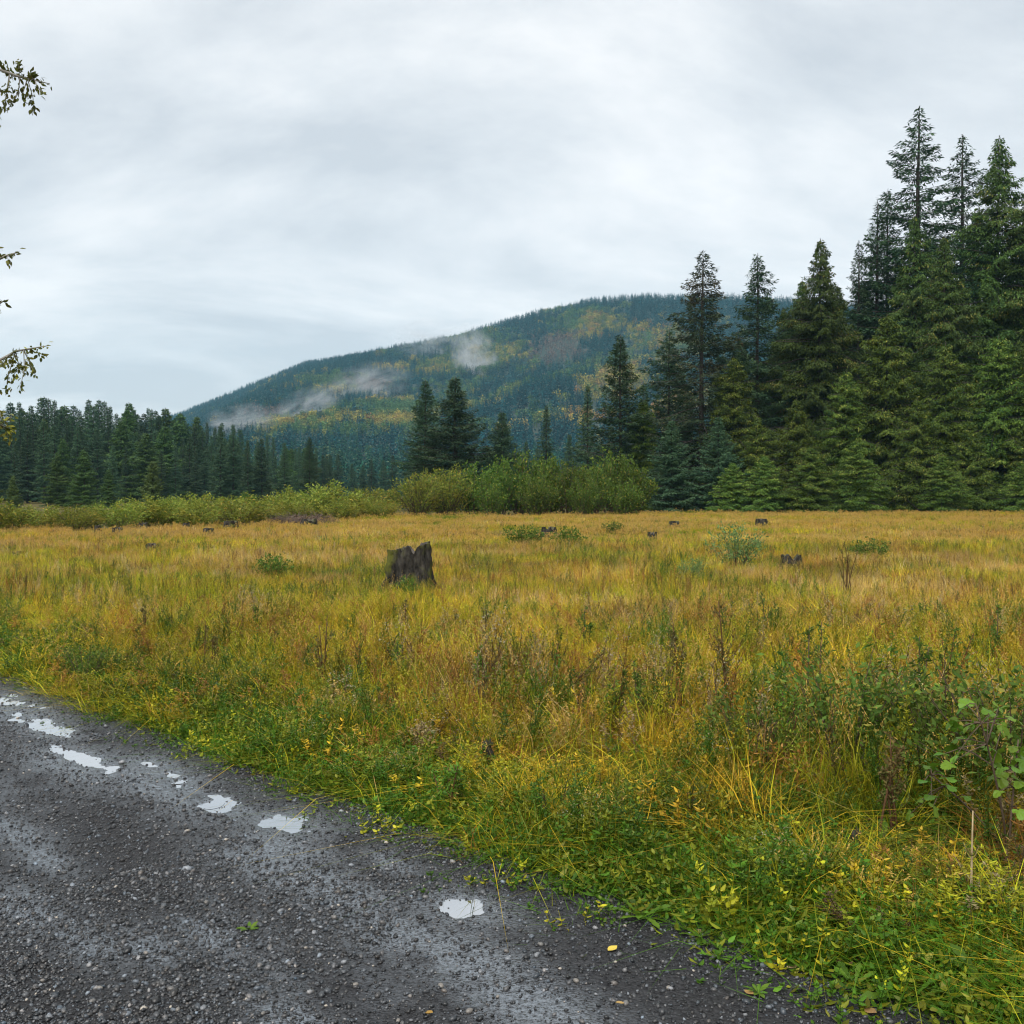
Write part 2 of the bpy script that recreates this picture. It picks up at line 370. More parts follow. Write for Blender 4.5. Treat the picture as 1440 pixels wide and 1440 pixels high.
t.links.new(mth(t, 'MULTIPLY_ADD', wet, .5, .07), p_.inputs['Specular IOR Level'])
bp = nn(t, 'ShaderNodeBump'); t.links.new(mth(t, 'ADD', mth(t, 'MULTIPLY', cell, -1.0), mth(t, 'MULTIPLY', nz, .5)), bp.inputs['Height']); bp.inputs['Distance'].default_value = .010
t.links.new(mth(t, 'MULTIPLY_ADD', wet, -.70, .85), bp.inputs['Strength']); t.links.new(bp.outputs[0], p_.inputs['Normal'])
gl = nn(t, 'ShaderNodeBsdfGlossy'); gl.inputs['Roughness'].default_value = .16; t.links.new(bp.outputs[0], gl.inputs['Normal']); gl.inputs['Color'].default_value = (.86, .93, 1, 1)
ms = nn(t, 'ShaderNodeMixShader'); t.links.new(mth(t, 'MULTIPLY', wet, .31), ms.inputs[0]); t.links.new(p_.outputs[0], ms.inputs[1]); t.links.new(gl.outputs[0], ms.inputs[2]); t.links.new(ms.outputs[0], o.inputs[0])
M_road = m_
tag(link('gravel_road', road_mesh()), kind='structure')

m_, t, o = new_mat('puddle_water')
p_ = nn(t, 'ShaderNodeBsdfPrincipled'); p_.inputs['Base Color'].default_value = (.10, .10, .095, 1); p_.inputs['Roughness'].default_value = .03
gl = nn(t, 'ShaderNodeBsdfGlossy'); gl.inputs['Roughness'].default_value = .03; gl.inputs['Color'].default_value = (.95, .97, 1, 1)
ms = nn(t, 'ShaderNodeMixShader'); ms.inputs[0].default_value = .60; t.links.new(p_.outputs[0], ms.inputs[1]); t.links.new(gl.outputs[0], ms.inputs[2]); t.links.new(ms.outputs[0], o.inputs[0])
M_water = m_
for (pu, pv, a, b), lv in zip(PW, LEVEL):
    th = np.linspace(0, 2 * np.pi, 40, endpoint=False); uu, vv2 = np.cos(th) * a * 1.7, np.sin(th) * b * 1.7
    X, Y = xy(uu, vv2); V = np.concatenate([np.stack([X, Y, 0 * X], 1), [[0, 0, 0]]])
    j = np.arange(40); T = np.stack([j, (j + 1) % 40, np.full(40, 40)], 1)[:, ::-1]
    x0, y0 = xy(pu, pv)
    tag(link('puddle', raw_mesh('puddle', V, T, M_water), None, (x0, y0, lv - .002)), kind='structure')

RIDGE = np.array([(-400, 660, 2500), (0, 632, 2400), (150, 606, 2300), (250, 579, 2200), (340, 541, 2080), (430, 506, 1980), (560, 487, 1850), (640, 469, 1780), (700, 450, 1730), (760, 431, 1680), (830, 416, 1640), (900, 410, 1600), (1000, 409, 1570), (1100, 413, 1550), (1300, 432, 1500), (1500, 470, 1500), (1900, 560, 1500)], float)
RAZ = (RIDGE[:, 0] - 720) / F; RD = RIDGE[:, 2]; RZ = (692 - RIDGE[:, 1]) / F * RD - 15
BASE = 560.0
def hill_t(x, y):
    az = x / y; D = np.interp(az, RAZ, RD); return (y - BASE) / (D - BASE), np.interp(az, RAZ, RZ), az
def hill_h(x, y):
    t_, Zr, az = hill_t(x, y); tt = np.clip(t_, 0, 1)
    prof = .80 * tt ** 1.05 + .20 * sstep(.15, 1, tt)
    g = (fbm(x / 260, y / 420, 4, 71) - .5) * 90 * np.sin(np.pi * np.clip(tt, 0, 1)) * np.clip(Zr / 200, .1, 1)
    return np.where(t_ > 1, Zr * (1 - (t_ - 1) * .9), Zr * prof + g) - 1.0
def hill_mesh():
    az = np.linspace(RAZ[0], RAZ[-1], 240); tt = np.concatenate([np.linspace(0, 1, 110), np.linspace(1.03, 1.6, 14)])
    A, Tt = np.meshgrid(az, tt, indexing='ij'); D = np.interp(A, RAZ, RD); Y = BASE + Tt * (D - BASE); X = A * Y; Z = hill_h(X, Y)
    n, k = A.shape; i, j = np.meshgrid(np.arange(n - 1), np.arange(k - 1), indexing='ij'); a = i * k + j
    return raw_mesh('hill', np.stack([X, Y, Z], 2).reshape(-1, 3), np.stack([a, a + k, a + k + 1, a + 1], 2).reshape(-1, 4), M_hill, True)
m_, t, o = new_mat('hill_floor'); p_ = nn(t, 'ShaderNodeBsdfPrincipled'); p_.inputs['Roughness'].default_value = .95
t.links.new(ramp(t, noise(t, .02, 6, .6), [(.35, (.012, .030, .024)), (.65, (.03, .045, .03))]), p_.inputs['Base Color']); t.links.new(p_.outputs[0], o.inputs[0]); M_hill = m_
tag(link('hill', hill_mesh()), kind='structure')

# ------------------------------------------------------------------ scattering (uncountable cover only)
def scatter(name, sources, pts, rot, scl, idx, tint, label=None, cat=None):
    me = bpy.data.meshes.new(name); n = len(pts); me.vertices.add(n); me.vertices.foreach_set('co', np.ascontiguousarray(pts, np.float32).ravel())
    scl = np.asarray(scl, np.float32); scl = np.repeat(scl[:, None], 3, 1) if scl.ndim == 1 else scl
    for nm, ty, key, arr in (('rot', 'FLOAT_VECTOR', 'vector', rot), ('scl', 'FLOAT_VECTOR', 'vector', scl), ('tint', 'FLOAT_VECTOR', 'vector', tint)):
        me.attributes.new(nm, ty, 'POINT').data.foreach_set(key, np.ascontiguousarray(arr, np.float32).ravel())
    me.attributes.new('idx', 'INT', 'POINT').data.foreach_set('value', np.ascontiguousarray(idx, np.int32))
    ob = link(name, me); g = bpy.data.node_groups.new(name, 'GeometryNodeTree')
    g.interface.new_socket('Geometry', in_out='INPUT', socket_type='NodeSocketGeometry'); g.interface.new_socket('Geometry', in_out='OUTPUT', socket_type='NodeSocketGeometry')
    gi, go = nn(g, 'NodeGroupInput'), nn(g, 'NodeGroupOutput'); jn = nn(g, 'GeometryNodeJoinGeometry'); g.links.new(jn.outputs[0], go.inputs[0])
    def na(nm, ty): q = nn(g, 'GeometryNodeInputNamedAttribute', data_type=ty); q.inputs[0].default_value = nm; return q.outputs[0]
    ai, ar, as_ = na('idx', 'INT'), na('rot', 'FLOAT_VECTOR'), na('scl', 'FLOAT_VECTOR')
    er = nn(g, 'FunctionNodeEulerToRotation'); g.links.new(ar, er.inputs[0])
    for k, s in enumerate(sources):
        oi = nn(g, 'GeometryNodeObjectInfo'); oi.inputs[0].default_value = s; oi.inputs['As Instance'].default_value = True
        cm = nn(g, 'FunctionNodeCompare', data_type='INT', operation='EQUAL'); g.links.new(ai, cm.inputs[2]); cm.inputs[3].default_value = k
        ip = nn(g, 'GeometryNodeInstanceOnPoints'); g.links.new(gi.outputs[0], ip.inputs['Points']); g.links.new(cm.outputs[0], ip.inputs['Selection'])
        g.links.new(oi.outputs['Geometry'], ip.inputs['Instance']); g.links.new(er.outputs[0], ip.inputs['Rotation']); g.links.new(as_, ip.inputs['Scale'])
        g.links.new(ip.outputs[0], jn.inputs[0])
    md = ob.modifiers.new('scatter', 'NODES'); md.node_group = g
    return tag(ob, label, cat, kind='stuff')
def source(name, mb, mat, smooth=False): return bpy.data.objects.new(name, mb.mesh(name, mat, smooth))

# --- far forest on the hill and the valley floor
def far_conifer(seed, n):
    rng = np.random.default_rng(seed); mb = MB()
    tt = rng.random(n) ** .9; z = 1.0 + tt * 16.5; a = rng.random(n) * 2 * np.pi; r = (1 - tt) * 4.6 * rng.uniform(.1, .75, n)
    P_ = np.stack([np.cos(a) * r, np.sin(a) * r, z], 1); D = norm(np.stack([np.cos(a), np.sin(a), rng.uniform(-.9, -.1, n)], 1)); S = norm(np.stack([-np.sin(a), np.cos(a), rng.normal(0, .3, n)], 1))
    kites(mb, P_, D, S, (1 - tt) * 2.6 + .7, (1 - tt) * 2.0 + .6, rng.random(n)); tube(mb, [(0, 0, 0), (0, 0, 18.3)], [.3, .05], 3, .2)
    return source('far_conifer', mb, M_far)
def far_broadleaf(seed, n, dense=1.0):
    rng = np.random.default_rng(seed); mb = MB(); k = 7
    cen = np.stack([rng.normal(0, 1.9, k), rng.normal(0, 1.9, k), rng.uniform(5.5, 11.5, k)], 1); q = rng.integers(0, k, n)
    d = norm(rng.normal(0, 1, (n, 3))); P_ = cen[q] + d * rng.uniform(1.2, 2.4, n)[:, None]; D = norm(rng.normal(0, 1, (n, 3))); S = norm(np.cross(D, d))
    kites(mb, P_, D, S, rng.uniform(.9, 1.7, n), rng.uniform(.7, 1.3, n), rng.random(n)); tube(mb, [(0, 0, 0), (0.2, 0, 6), (0, .3, 10)], [.25, .2, .1], 3, .1)
    return source('far_broadleaf', mb, M_far)
M_far = tint_mat('far_foliage', trans=.15, rough=.9, spec=.02, lo=.5, hi=1.5)
def far_forest():
    rng = np.random.default_rng(4); src = [far_conifer(1, 70), far_conifer(2, 60), far_conifer(3, 80), far_broadleaf(4, 90), far_broadleaf(5, 110), far_broadleaf(6, 45)]
    n = 95000; y = rng.uniform(400, 2300, n); x = rng.uniform(-.66, .52, n) * y
    keep = rng.random(n) < y / 2300 * 1.0; x, y = x[keep], y[keep]
    t_, Zr, az = hill_t(x, y); ok = (t_ < 1.02) & ~((y < 420) & (az < -.17)) ; x, y, t_, az = x[ok], y[ok], t_[ok], az[ok]
    z = np.where(t_ > 0, hill_h(x, y), 0) - .3
    px, py = project(np.stack([x, y, z + 8], 1)); n = len(x)
    dec = np.zeros(n); warm = fbm(x / 60, y / 90, 3, 81); bare = np.zeros(n)
    for (a, b, ra, rb, s_) in [(830, 455, 75, 26, 1.1), (690, 492, 75, 30, 1.0), (930, 480, 90, 32, .8), (860, 535, 90, 45, .8), (770, 575, 120, 40, .65), (560, 592, 110, 30, .9), (430, 590, 90, 24, .8), (660, 545, 60, 25, .6), (960, 560, 80, 60, .6), (480, 545, 90, 20, .9), (600, 515, 80, 20, .7)]:
        dec = np.maximum(dec, s_ * np.exp(-((px - a) / ra) ** 2 - ((py - b) / rb) ** 2))
    for (a, b, ra, rb, s_) in [(785, 487, 55, 32, 1.0), (520, 540, 50, 22, .8), (375, 578, 60, 14, .8), (700, 540, 40, 15, .5)]:
        bare = np.maximum(bare, s_ * np.exp(-((px - a) / ra) ** 2 - ((py - b) / rb) ** 2))
    clump = fbm(x / 34, y / 50, 3, 91)
    isd = (dec * 1.25 + (clump - .5) * 1.7 + rng.normal(0, .16, n)) > .62; isb = (bare + (clump - .5) * .6 + rng.normal(0, .1, n)) > .6
    idx = np.where(isb, 5, np.where(isd, 3 + rng.integers(0, 2, n), rng.integers(0, 3, n)))
    con = np.array([.010, .064, .070])[None] * rng.uniform(.6, 1.5, n)[:, None]
    con = np.where((t_ < .12)[:, None], np.array([.018, .070, .044])[None] * rng.uniform(.6, 1.5, n)[:, None], con)
    dg = np.array([.06, .125, .045]); gold = np.array([.30, .25, .05]); rust = np.array([.25, .14, .05])
    k = sstep(.42, .75, warm + rng.normal(0, .10, n))[:, None]; k2 = (rng.random(n) < .22)[:, None] * sstep(.5, .7, warm)[:, None]
    dcol = (dg * (1 - k) + gold * k) * (1 - k2) + rust * k2; dcol *= 1.05; dcol *= rng.uniform(.7, 1.3, n)[:, None]
    bcol = np.array([.125, .095, .085])[None] * rng.uniform(.7, 1.4, n)[:, None]
    tint = np.where(isb[:, None], bcol, np.where(isd[:, None], dcol, con))
    s_ = rng.uniform(.7, 1.1, n) * np.where(isd | isb, 1.0, 1.0) * np.where(t_ > .93, .9, 1)
    scl = np.stack([s_ * rng.uniform(.85, 1.2, n)] * 2 + [s_], 1)
    rot = np.stack([rng.normal(0, .03, n), rng.normal(0, .03, n), rng.random(n) * 6.28], 1)
    scatter('hillside_forest', src, np.stack([x, y, z], 1), rot, scl, idx, tint, 'hazy mixed forest of conifers and autumn broadleaf trees covering the far hill', 'forest')
far_forest()

# ------------------------------------------------------------------ conifers
def conifer(seed, H, R, zb, p, whorl, nb, dens, e_low, e_top, droop, up, tl, tw, hang, gap, mat, bare_low=0.0, spire=1.9):
    """returns (trunk mesh, crown mesh); a tapered trunk, whorled limbs and hanging needle sprays"""
    rng = np.random.default_rng(seed); tk, cr = MB(), MB()
    zz = np.linspace(0, H, 12); wob = np.cumsum(rng.normal(0, .02, (12, 2)), 0) * (H / 20)
    rt = (.011 * H) * (1 - zz / H) ** .85 + .02; rt[0] *= 1.35
    sp = np.column_stack([wob - wob[0], zz]); tube(tk, sp, rt, 7, .5)
    def limb(zk, a, L, t_):
        c0 = np.array([np.interp(zk, zz, sp[:, 0]), np.interp(zk, zz, sp[:, 1]), zk]); o_ = np.array([math.cos(a), math.sin(a), 0]); sd_ = np.array([-o_[1], o_[0], 0])
        el = lerp(e_low, e_top, t_ ** .8) + rng.normal(0, .20); lr = rng.random(); dr = droop * rng.uniform(.5, 1.4); u_ = up * rng.uniform(.4, 1.5)
        pos = lambda s: c0 + o_ * (L * s * math.cos(el))[:, None] + np.array([0, 0, 1.]) * (L * (math.sin(el) * s - dr * s * s + u_ * s ** 3))[:, None]
        if L > .8: tube(tk, pos(np.array([0, .35, .7, .95])), np.array([.014, .010, .006, .003]) * L ** .8 + .006, 3, .4, False)
        if rng.random() < bare_low * (1 - t_): return
        m_ = int(dens * L * (.30 * L + .34)) + 5
        s = .03 + .97 * rng.random(m_) ** .8; wd = (.26 * L * (1 - s) ** .7 + .10); q = rng.uniform(-1, 1, m_); q = np.sign(q) * np.abs(q) ** .8
        P_ = pos(s) + sd_ * (q * wd)[:, None]; P_[:, 2] += -np.abs(q) * wd * (.25 + hang * .5) - hang * .25 * rng.random(m_) ** 2 * L * .25 + rng.normal(0, .06, m_)
        D = o_ * .7 + sd_ * (np.sign(q) * rng.uniform(.1, 1.0, m_))[:, None] + np.array([0, 0, -1.]) * (hang * rng.uniform(.1, 1.4, m_))[:, None] + rng.normal(0, .28, (m_, 3))
        D = norm(D); S = norm(np.cross(D, np.array([0, 0, 1.]) + rng.normal(0, .6, (m_, 3))))
        kites(cr, P_, D, S, tl * rng.uniform(.55, 1.3, m_), tw * rng.uniform(.65, 1.3, m_), np.clip(.55 * lr + .6 * rng.random(m_) - .08, 0, 1), .15)
    z = zb; a = 0.0; sx = rng.random() * 50
    while z < H - .2:
        t_ = (z - zb) / (H - zb); prof = min((1 - t_) ** p, (1 - t_) * spire); Lm = R * prof * (.74 + .26 * min(1, t_ / .12)) + .10
        a += 2.4 + rng.normal(0, .5)
        lum = .46 + 1.06 * float(fbm(np.array(math.cos(a) * 1.3 + sx), np.array(math.sin(a) * 1.3 + z * (7.0 / H)), 2, seed))
        if rng.random() > gap: limb(z, a, Lm * lum * rng.uniform(.7, 1.18), t_)
        z += whorl / nb * rng.uniform(.4, 1.6) * (1 - .58 * t_)
    m_ = 26; zq = H - rng.random(m_) * .09 * H; a = rng.random(m_) * 6.28     # leader
    D = norm(np.stack([np.cos(a), np.sin(a), rng.uniform(.2, 1.2, m_)], 1)); S = norm(np.cross(D, [0, 0, 1.])); lp = np.stack([np.interp(zq, zz, sp[:, 0]), np.interp(zq, zz, sp[:, 1]), zq], 1)
    kites(cr, lp, D, S, np.minimum(.5, .12 + (H - zq) * .3), tw * .8, rng.random(m_))
    return tk.mesh('trunk', M_bark), cr.mesh('crown', mat)
#                    H    R   zb   p   whorl nb dens elow etop droop up   tl   tw  hang gap
K = {}
K['tall'] = conifer(11, 36, 6.6, 3, .74, 1.00, 4.8, 34, -.16, .38, .26, .20, .36, .105, .5, .07, M_spruce, 0, 1.55)
K['tall2'] = conifer(12, 34, 5.6, 3, .76, .90, 5.0, 36, -.14, .40, .26, .18, .36, .105, .55, .07, M_spruce, 0, 1.55)
K['open'] = conifer(13, 23, 5.2, 1.0, .72, .80, 5.2, 42, -.22, .36, .28, .22, .31, .09, .45, .05, M_spruceb, 0, 1.55)
K['open2'] = conifer(14, 23, 5.4, 1.0, .74, .75, 5.6, 42, -.18, .38, .28, .22, .31, .09, .45, .05, M_spruce, 0, 1.55)
K['dense'] = conifer(15, 16, 3.9, .5, .85, .50, 6, 52, -.12, .48, .20, .18, .27, .085, .35, .05, M_spruce, 0, 2.0)
K['broad'] = conifer(16, 12.5, 4.4, .3, .95, .42, 6.5, 56, -.05, .52, .20, .14, .25, .08, .35, .04, M_leftwood, 0, 1.5)
K['cedar'] = conifer(17, 32, 8.2, .6, .80, .70, 7, 44, -.15, .36, .34, .10, .33, .105, 1.1, .06, M_olive, 0, 1.6)
K['cedar2'] = conifer(18, 24, 7.4, .4, .74, .65, 7, 48, -.18, .36, .36, .10, .31, .10, 1.1, .06, M_olive, 0, 1.6)
K['hemlock'] = conifer(19, 15, 5.6, .3, .80, .50, 7.5, 56, -.12, .36, .36, .10, .27, .09, 1.0, .05, M_hemlock, 0, 1.8)
K['hemlock2'] = conifer(20, 11, 4.6, .2, .80, .48, 7.5, 60, -.12, .40, .34, .12, .25, .085, 1.0, .05, M_hemlock, 0, 1.8)
K['wood1'] = conifer(21, 19, 3.5, 1, .92, .80, 6, 40, -.05, .40, .22, .12, .38, .13, .4, .05, M_leftwood, 0, 1.6)
K['wood2'] = conifer(22, 19, 3.9, 1, .88, .85, 6, 38, -.05, .36, .26, .12, .39, .135, .5, .05, M_leftwood, 0, 1.7)
K['wood3'] = conifer(23, 19, 3.0, 1, 1.0, .75, 6, 42, 0, .44, .20, .12, .36, .12, .4, .06, M_leftwood, 0, 1.5)
K['wood4'] = conifer(24, 14, 4.2, .4, .78, .65, 7, 42, -.05, .36, .26, .12, .36, .125, .6, .05, M_bushy)
K['young'] = conifer(25, 8, 2.4, .1, .85, .40, 7, 40, .05, .48, .18, .12, .36, .12, .35, .04, M_young)
KH = dict(tall=36, tall2=34, open=23, open2=23, dense=16, broad=12.5, cedar=32, cedar2=24, hemlock=15, hemlock2=11, wood1=19, wood2=19, wood3=19, wood4=14, young=8)
trng = np.random.default_rng(77)
def plant(kind, px, top, Y, wide=1.0, name='spruce_tree', label=None, group=None, rz=None):
    p_ = at(px, top, Y); h = p_[2] + .05; s = h / KH[kind]
    e_ = empty(name, (p_[0], Y, -.05), trng.random() * 6.28 if rz is None else rz, (s * wide, s * wide, s))
    for nm, me in zip(('trunk', 'crown'), K[kind]): link(nm, me, e_)
    return tag(e_, label, 'tree', group)
# right-hand wood, each tree by the pixel of its tip and its depth
RW = [
 ('dense', 597, 534, 96, 1.0, 'spruce_tree', 'dark narrow spruce at the open end of the wood beside a twin fir'),
 ('broad', 640, 529, 94, 1.05, 'fir_tree', 'broad bushy grey-green fir standing beside the dark narrow spruce'),
 ('broad', 706, 578, 96, .95, 'fir_tree', 'short fir behind the willow bushes between two taller groups'),
 ('wood3', 768, 569, 112, 1.0, 'spruce_tree', 'thin grey spruce rising behind the alder bushes'),
 ('wood3', 826, 540, 116, 1.0, 'spruce_tree', 'thin hazy spruce standing just behind the symmetrical dark spruce'),
 ('dense', 873, 470, 92, 1.0, 'spruce_tree', 'symmetrical dark spruce with tidy tiers above the alder bushes'),
 ('open2', 941, 462, 94, 1.0, 'spruce_tree', 'dark spruce tucked against the taller thin-topped spruce'),
 ('open', 986, 351, 90, 1.0, 'spruce_tree', 'tall spruce with browning lower boughs and a thin open top'),
 ('open2', 1066, 356, 93, .95, 'spruce_tree', 'tall open spruce with drooping boughs next to the browning one'),
 ('cedar2', 1151, 335, 92, .95, 'cedar_tree', 'wide dense cedar with a rounded shoulder and a short spire'),
 ('tall2', 1207, 338, 97, .85, 'spruce_tree', 'dark spruce squeezed between the wide cedar and the tallest group'),
 ('tall2', 1233, 282, 99, .9, 'spruce_tree', 'spruce with a bare-sided top just below the tallest tree'),
 ('tall2', 1250, 265, 101, .85, 'spruce_tree', 'narrow spruce pressed close against the tallest tree'),
 ('tall', 1294, 147, 96, 1.0, 'spruce_tree', 'tallest spruce of the wood with open ragged tiers against the sky'),
 ('tall', 1352, 190, 102, .9, 'spruce_tree', 'second tallest spruce, slim, right behind the tallest one'),
 ('cedar', 1408, 190, 91, 1.0, 'cedar_tree', 'huge olive cedar with rusty green sprays and a pointed top'),
 ('cedar', 1468, 215, 89, 1.0, 'cedar_tree', 'huge olive cedar at the outer end of the wood'),
 ('cedar2', 1330, 330, 88, .85, 'cedar_tree', 'olive cedar growing in front of the tallest spruce'),
 ('hemlock', 1247, 440, 86, 1.0, 'hemlock_tree', 'fresh green hemlock below the tallest group, boughs down to the grass'),
 ('hemlock', 1190, 520, 85, 1.0, 'hemlock_tree', 'low green hemlock in front of the wide cedar'),
 ('hemlock', 1330, 480, 84, 1.0, 'hemlock_tree', 'green hemlock with hanging sprays in front of the olive cedars'),
 ('hemlock', 1405, 470, 83, 1.05, 'hemlock_tree', 'dense yellow-green hemlock under the huge olive cedar'),
 ('hemlock', 1470, 430, 82, 1.1, 'hemlock_tree', 'dense hemlock closing the outer end of the wood'),
 ('hemlock2', 1290, 560, 82, 1.0, 'hemlock_tree', 'young hemlock sweeping the grass at the foot of the wood'),
 ('hemlock2', 1120, 560, 84, 1.0, 'hemlock_tree', 'dark low hemlock at the foot of the wide cedar'),
 ('hemlock2', 1065, 585, 85, 1.0, 'hemlock_tree', 'dark low hemlock at the foot of the open spruce'),
 ('broad', 1010, 585, 84, .95, 'fir_tree', 'brownish bushy fir at the foot of the browning spruce'),
 ('broad', 945, 590, 84, 1.0, 'fir_tree', 'dark bushy fir at the near end of the alder bushes'),
 ('hemlock2', 1365, 590, 81, 1.0, 'hemlock_tree', 'low hemlock with lit green tips at the meadow edge'),
 ('hemlock2', 1440, 600, 80, 1.0, 'hemlock_tree', 'low spreading hemlock at the outer meadow edge'),
 ('cedar2', 1128, 392, 95, .9, 'cedar_tree', 'olive shouldered cedar leaning against the wide cedar'),
 ('cedar2', 1285, 300, 93, .85, 'cedar_tree', 'deep green cedar wrapped around the foot of the tallest spruce'),
 ('hemlock', 1032, 500, 88, 1.0, 'hemlock_tree', 'dark hemlock between the two tall open spruces'),
 ('hemlock', 905, 560, 92, .95, 'hemlock_tree', 'dark hemlock beside the symmetrical dark spruce'),
 ('cedar2', 1100, 432, 99, .8, 'cedar_tree', 'dark cedar half hidden between the open spruce and the wide cedar'),
 ('cedar2', 1180, 400, 100, .8, 'cedar_tree', 'dark cedar half hidden behind the wide cedar shoulder'),
]
for (k, px, tp, Y, wd, nm, lb) in RW: plant(k, px, tp, Y, wd * {'tall': 1.28, 'tall2': 1.25, 'open': 1.2, 'open2': 1.2, 'dense': 1.15, 'broad': 1.25}.get(k, 1.0), nm, lb)
for (px, tp, Y) in [(905, 540, 118), (960, 520, 120), (1010, 500, 118), (1045, 480, 122), (1095, 470, 120), (1135, 450, 120), (1175, 430, 116), (1215, 400, 118), (1265, 380, 114), (1310, 330, 118), (1375, 300, 116), (1435, 320, 116), (1490, 300, 112), (1530, 330, 100), (1560, 380, 92), (1540, 470, 84), (1240, 480, 108), (1290, 430, 108), (1350, 430, 106), (1410, 420, 108), (860, 600, 120), (800, 610, 125), (740, 620, 125)]:
    plant(('wood1', 'wood2', 'cedar2')[trng.integers(0, 3)] if px > 1050 else 'wood1', px, tp, Y, 1.1, 'spruce_tree', 'shaded conifer filling the depth of the wood behind its front trees', 'conifers deep inside the tall wood')

# darker wood behind the willow row: skyline by pixel
skyx = [-60, 0, 40, 65, 95, 120, 145, 170, 190, 215, 235, 255, 275, 295, 312, 330, 350, 372, 400, 435, 470, 510, 560]
skyy = [560, 566, 562, 552, 562, 556, 562, 568, 572, 571, 580, 588, 592, 600, 600, 598, 622, 616, 628, 624, 640, 648, 655]
LW = 'conifers of the dark wood behind the willow row'
lab = 'dark spruce among many in the wood behind the willow row'
for row, (Y, drop, step) in enumerate([(228, 0, 11), (205, 8, 13), (182, 24, 17), (160, 44, 23)]):
    px = -90 + row * 6
    while px < 470 - row * 22:
        tp = np.interp(px, skyx, skyy) + drop + trng.uniform(-8, 20) - (8 if trng.random() < .2 else 0)
        plant(('wood1', 'wood3', 'wood3', 'wood2', 'wood4', 'wood1')[trng.integers(0, 6)], px, tp, Y + trng.uniform(-8, 8), trng.uniform(.9, 1.45), 'spruce_tree', lab, LW)
        px += step * trng.uniform(.75, 1.3)
for (k, px, tp, Y, wd, nm, lb) in [
 ('dense', 435, 614, 128, 1.0, 'spruce_tree', 'single dark pointed spruce standing clear at the end of the dark wood'),
 ('young', 215, 648, 92, 1.0, 'fir_tree', 'small pale green young fir in front of the dark wood'),
 ('wood4', 118, 632, 112, 1.2, 'hemlock_tree', 'bushy dark green conifer in front of the dark wood, beside the pale young fir'),
 ('wood4', 80, 640, 115, 1.2, 'hemlock_tree', 'bushy dark green conifer further from the pale young fir'),
 ('wood4', 152, 660, 108, 1.1, 'hemlock_tree', 'low bushy conifer right next to the pale young fir'),
 ('wood1', 400, 622, 150, 1.2, 'spruce_tree', 'broad grey-brown spruce beside the single dark pointed one'),
 ('wood2', 368, 616, 152, 1.2, 'spruce_tree', 'grey-brown spruce with a blunt top at the end of the dark wood'),
 ('wood3', 310, 598, 150, 1.2, 'spruce_tree', 'spruce standing in front of the wood, first of two dark spires'),
 ('wood3', 328, 596, 152, 1.2, 'spruce_tree', 'spruce standing in front of the wood, second of two dark spires'),
 ('wood3', 348, 618, 150, 1.1, 'spruce_tree', 'short dark spruce below the two dark spires'),
 ('young', 18, 668, 75, .8, 'fir_tree', 'light green young tree among the willows near the road end of the row'),
 ('young', -20, 640, 72, .9, 'fir_tree', 'light green young tree at the very end of the willow row')]:
    plant(k, px, tp, Y, wd, nm, lb)
for px in np.arange(455, 900, 17):
    tp = 640 + trng.uniform(-16, 14); plant(('wood1', 'wood2', 'wood3')[trng.integers(0, 3)], px + trng.uniform(-6, 6), tp, 250 + trng.uniform(-25, 45), 1.5, 'spruce_tree', 'hazy conifer in the line of trees below the far hill', 'conifers along the foot of the hill')

# ------------------------------------------------------------------ shrubs
def shrub(seed, r, h, n_st, n_lf, ll, lw, mat, upright=.6):
    rng = np.random.default_rng(seed); st, fo = MB(), MB(); P_, D_ = [], []
    for k in range(n_st):
        a = rng.random() * 6.28; q = math.sqrt(rng.random()); ex = q * r; top = h * (1 - .45 * q * q) * rng.uniform(.75, 1.08); b = np.array([math.cos(a) * ex * .25, math.sin(a) * ex * .25, 0])
        tip = np.array([math.cos(a) * ex, math.sin(a) * ex, top]); mid = b * .5 + tip * .5 + np.array([0, 0, top * .12]) - np.array([math.cos(a), math.sin(a), 0]) * ex * .12
        s = np.linspace(0, 1, 5)[:, None]; c = (1 - s) ** 2 * b + 2 * s * (1 - s) * mid + s * s * tip; tube(st, c, np.linspace(.022, .005, 5) * (h / 2.5), 3, .5, False)
        m_ = int(n_lf / n_st * rng.uniform(.6, 1.4)); t_ = (.12 + .88 * rng.random(m_) ** .75)[:, None]; c = (1 - t_) ** 2 * b + 2 * t_ * (1 - t_) * mid + t_ * t_ * tip
        c = c + rng.normal(0, 1, (m_, 3)) * (.05 + .09 * r) * (1.1 - .6 * t_); c[:, 2] = np.maximum(c[:, 2], .03)
        d = norm(norm(tip - b) * upright + rng.normal(0, .55, (m_, 3)) + np.array([math.cos(a), math.sin(a), 0]) * .3); P_.append(c); D_.append(d)
    P_ = np.concatenate(P_); D_ = np.concatenate(D_); n = len(P_); S = norm(np.cross(D_, rng.normal(0, 1, (n, 3))))
    kites(fo, P_, D_, S, ll * rng.uniform(.6, 1.3, n), lw * rng.uniform(.7, 1.3, n), rng.random(n), .15)
    return st.mesh('stem', M_twig), fo.mesh('foliage', mat)
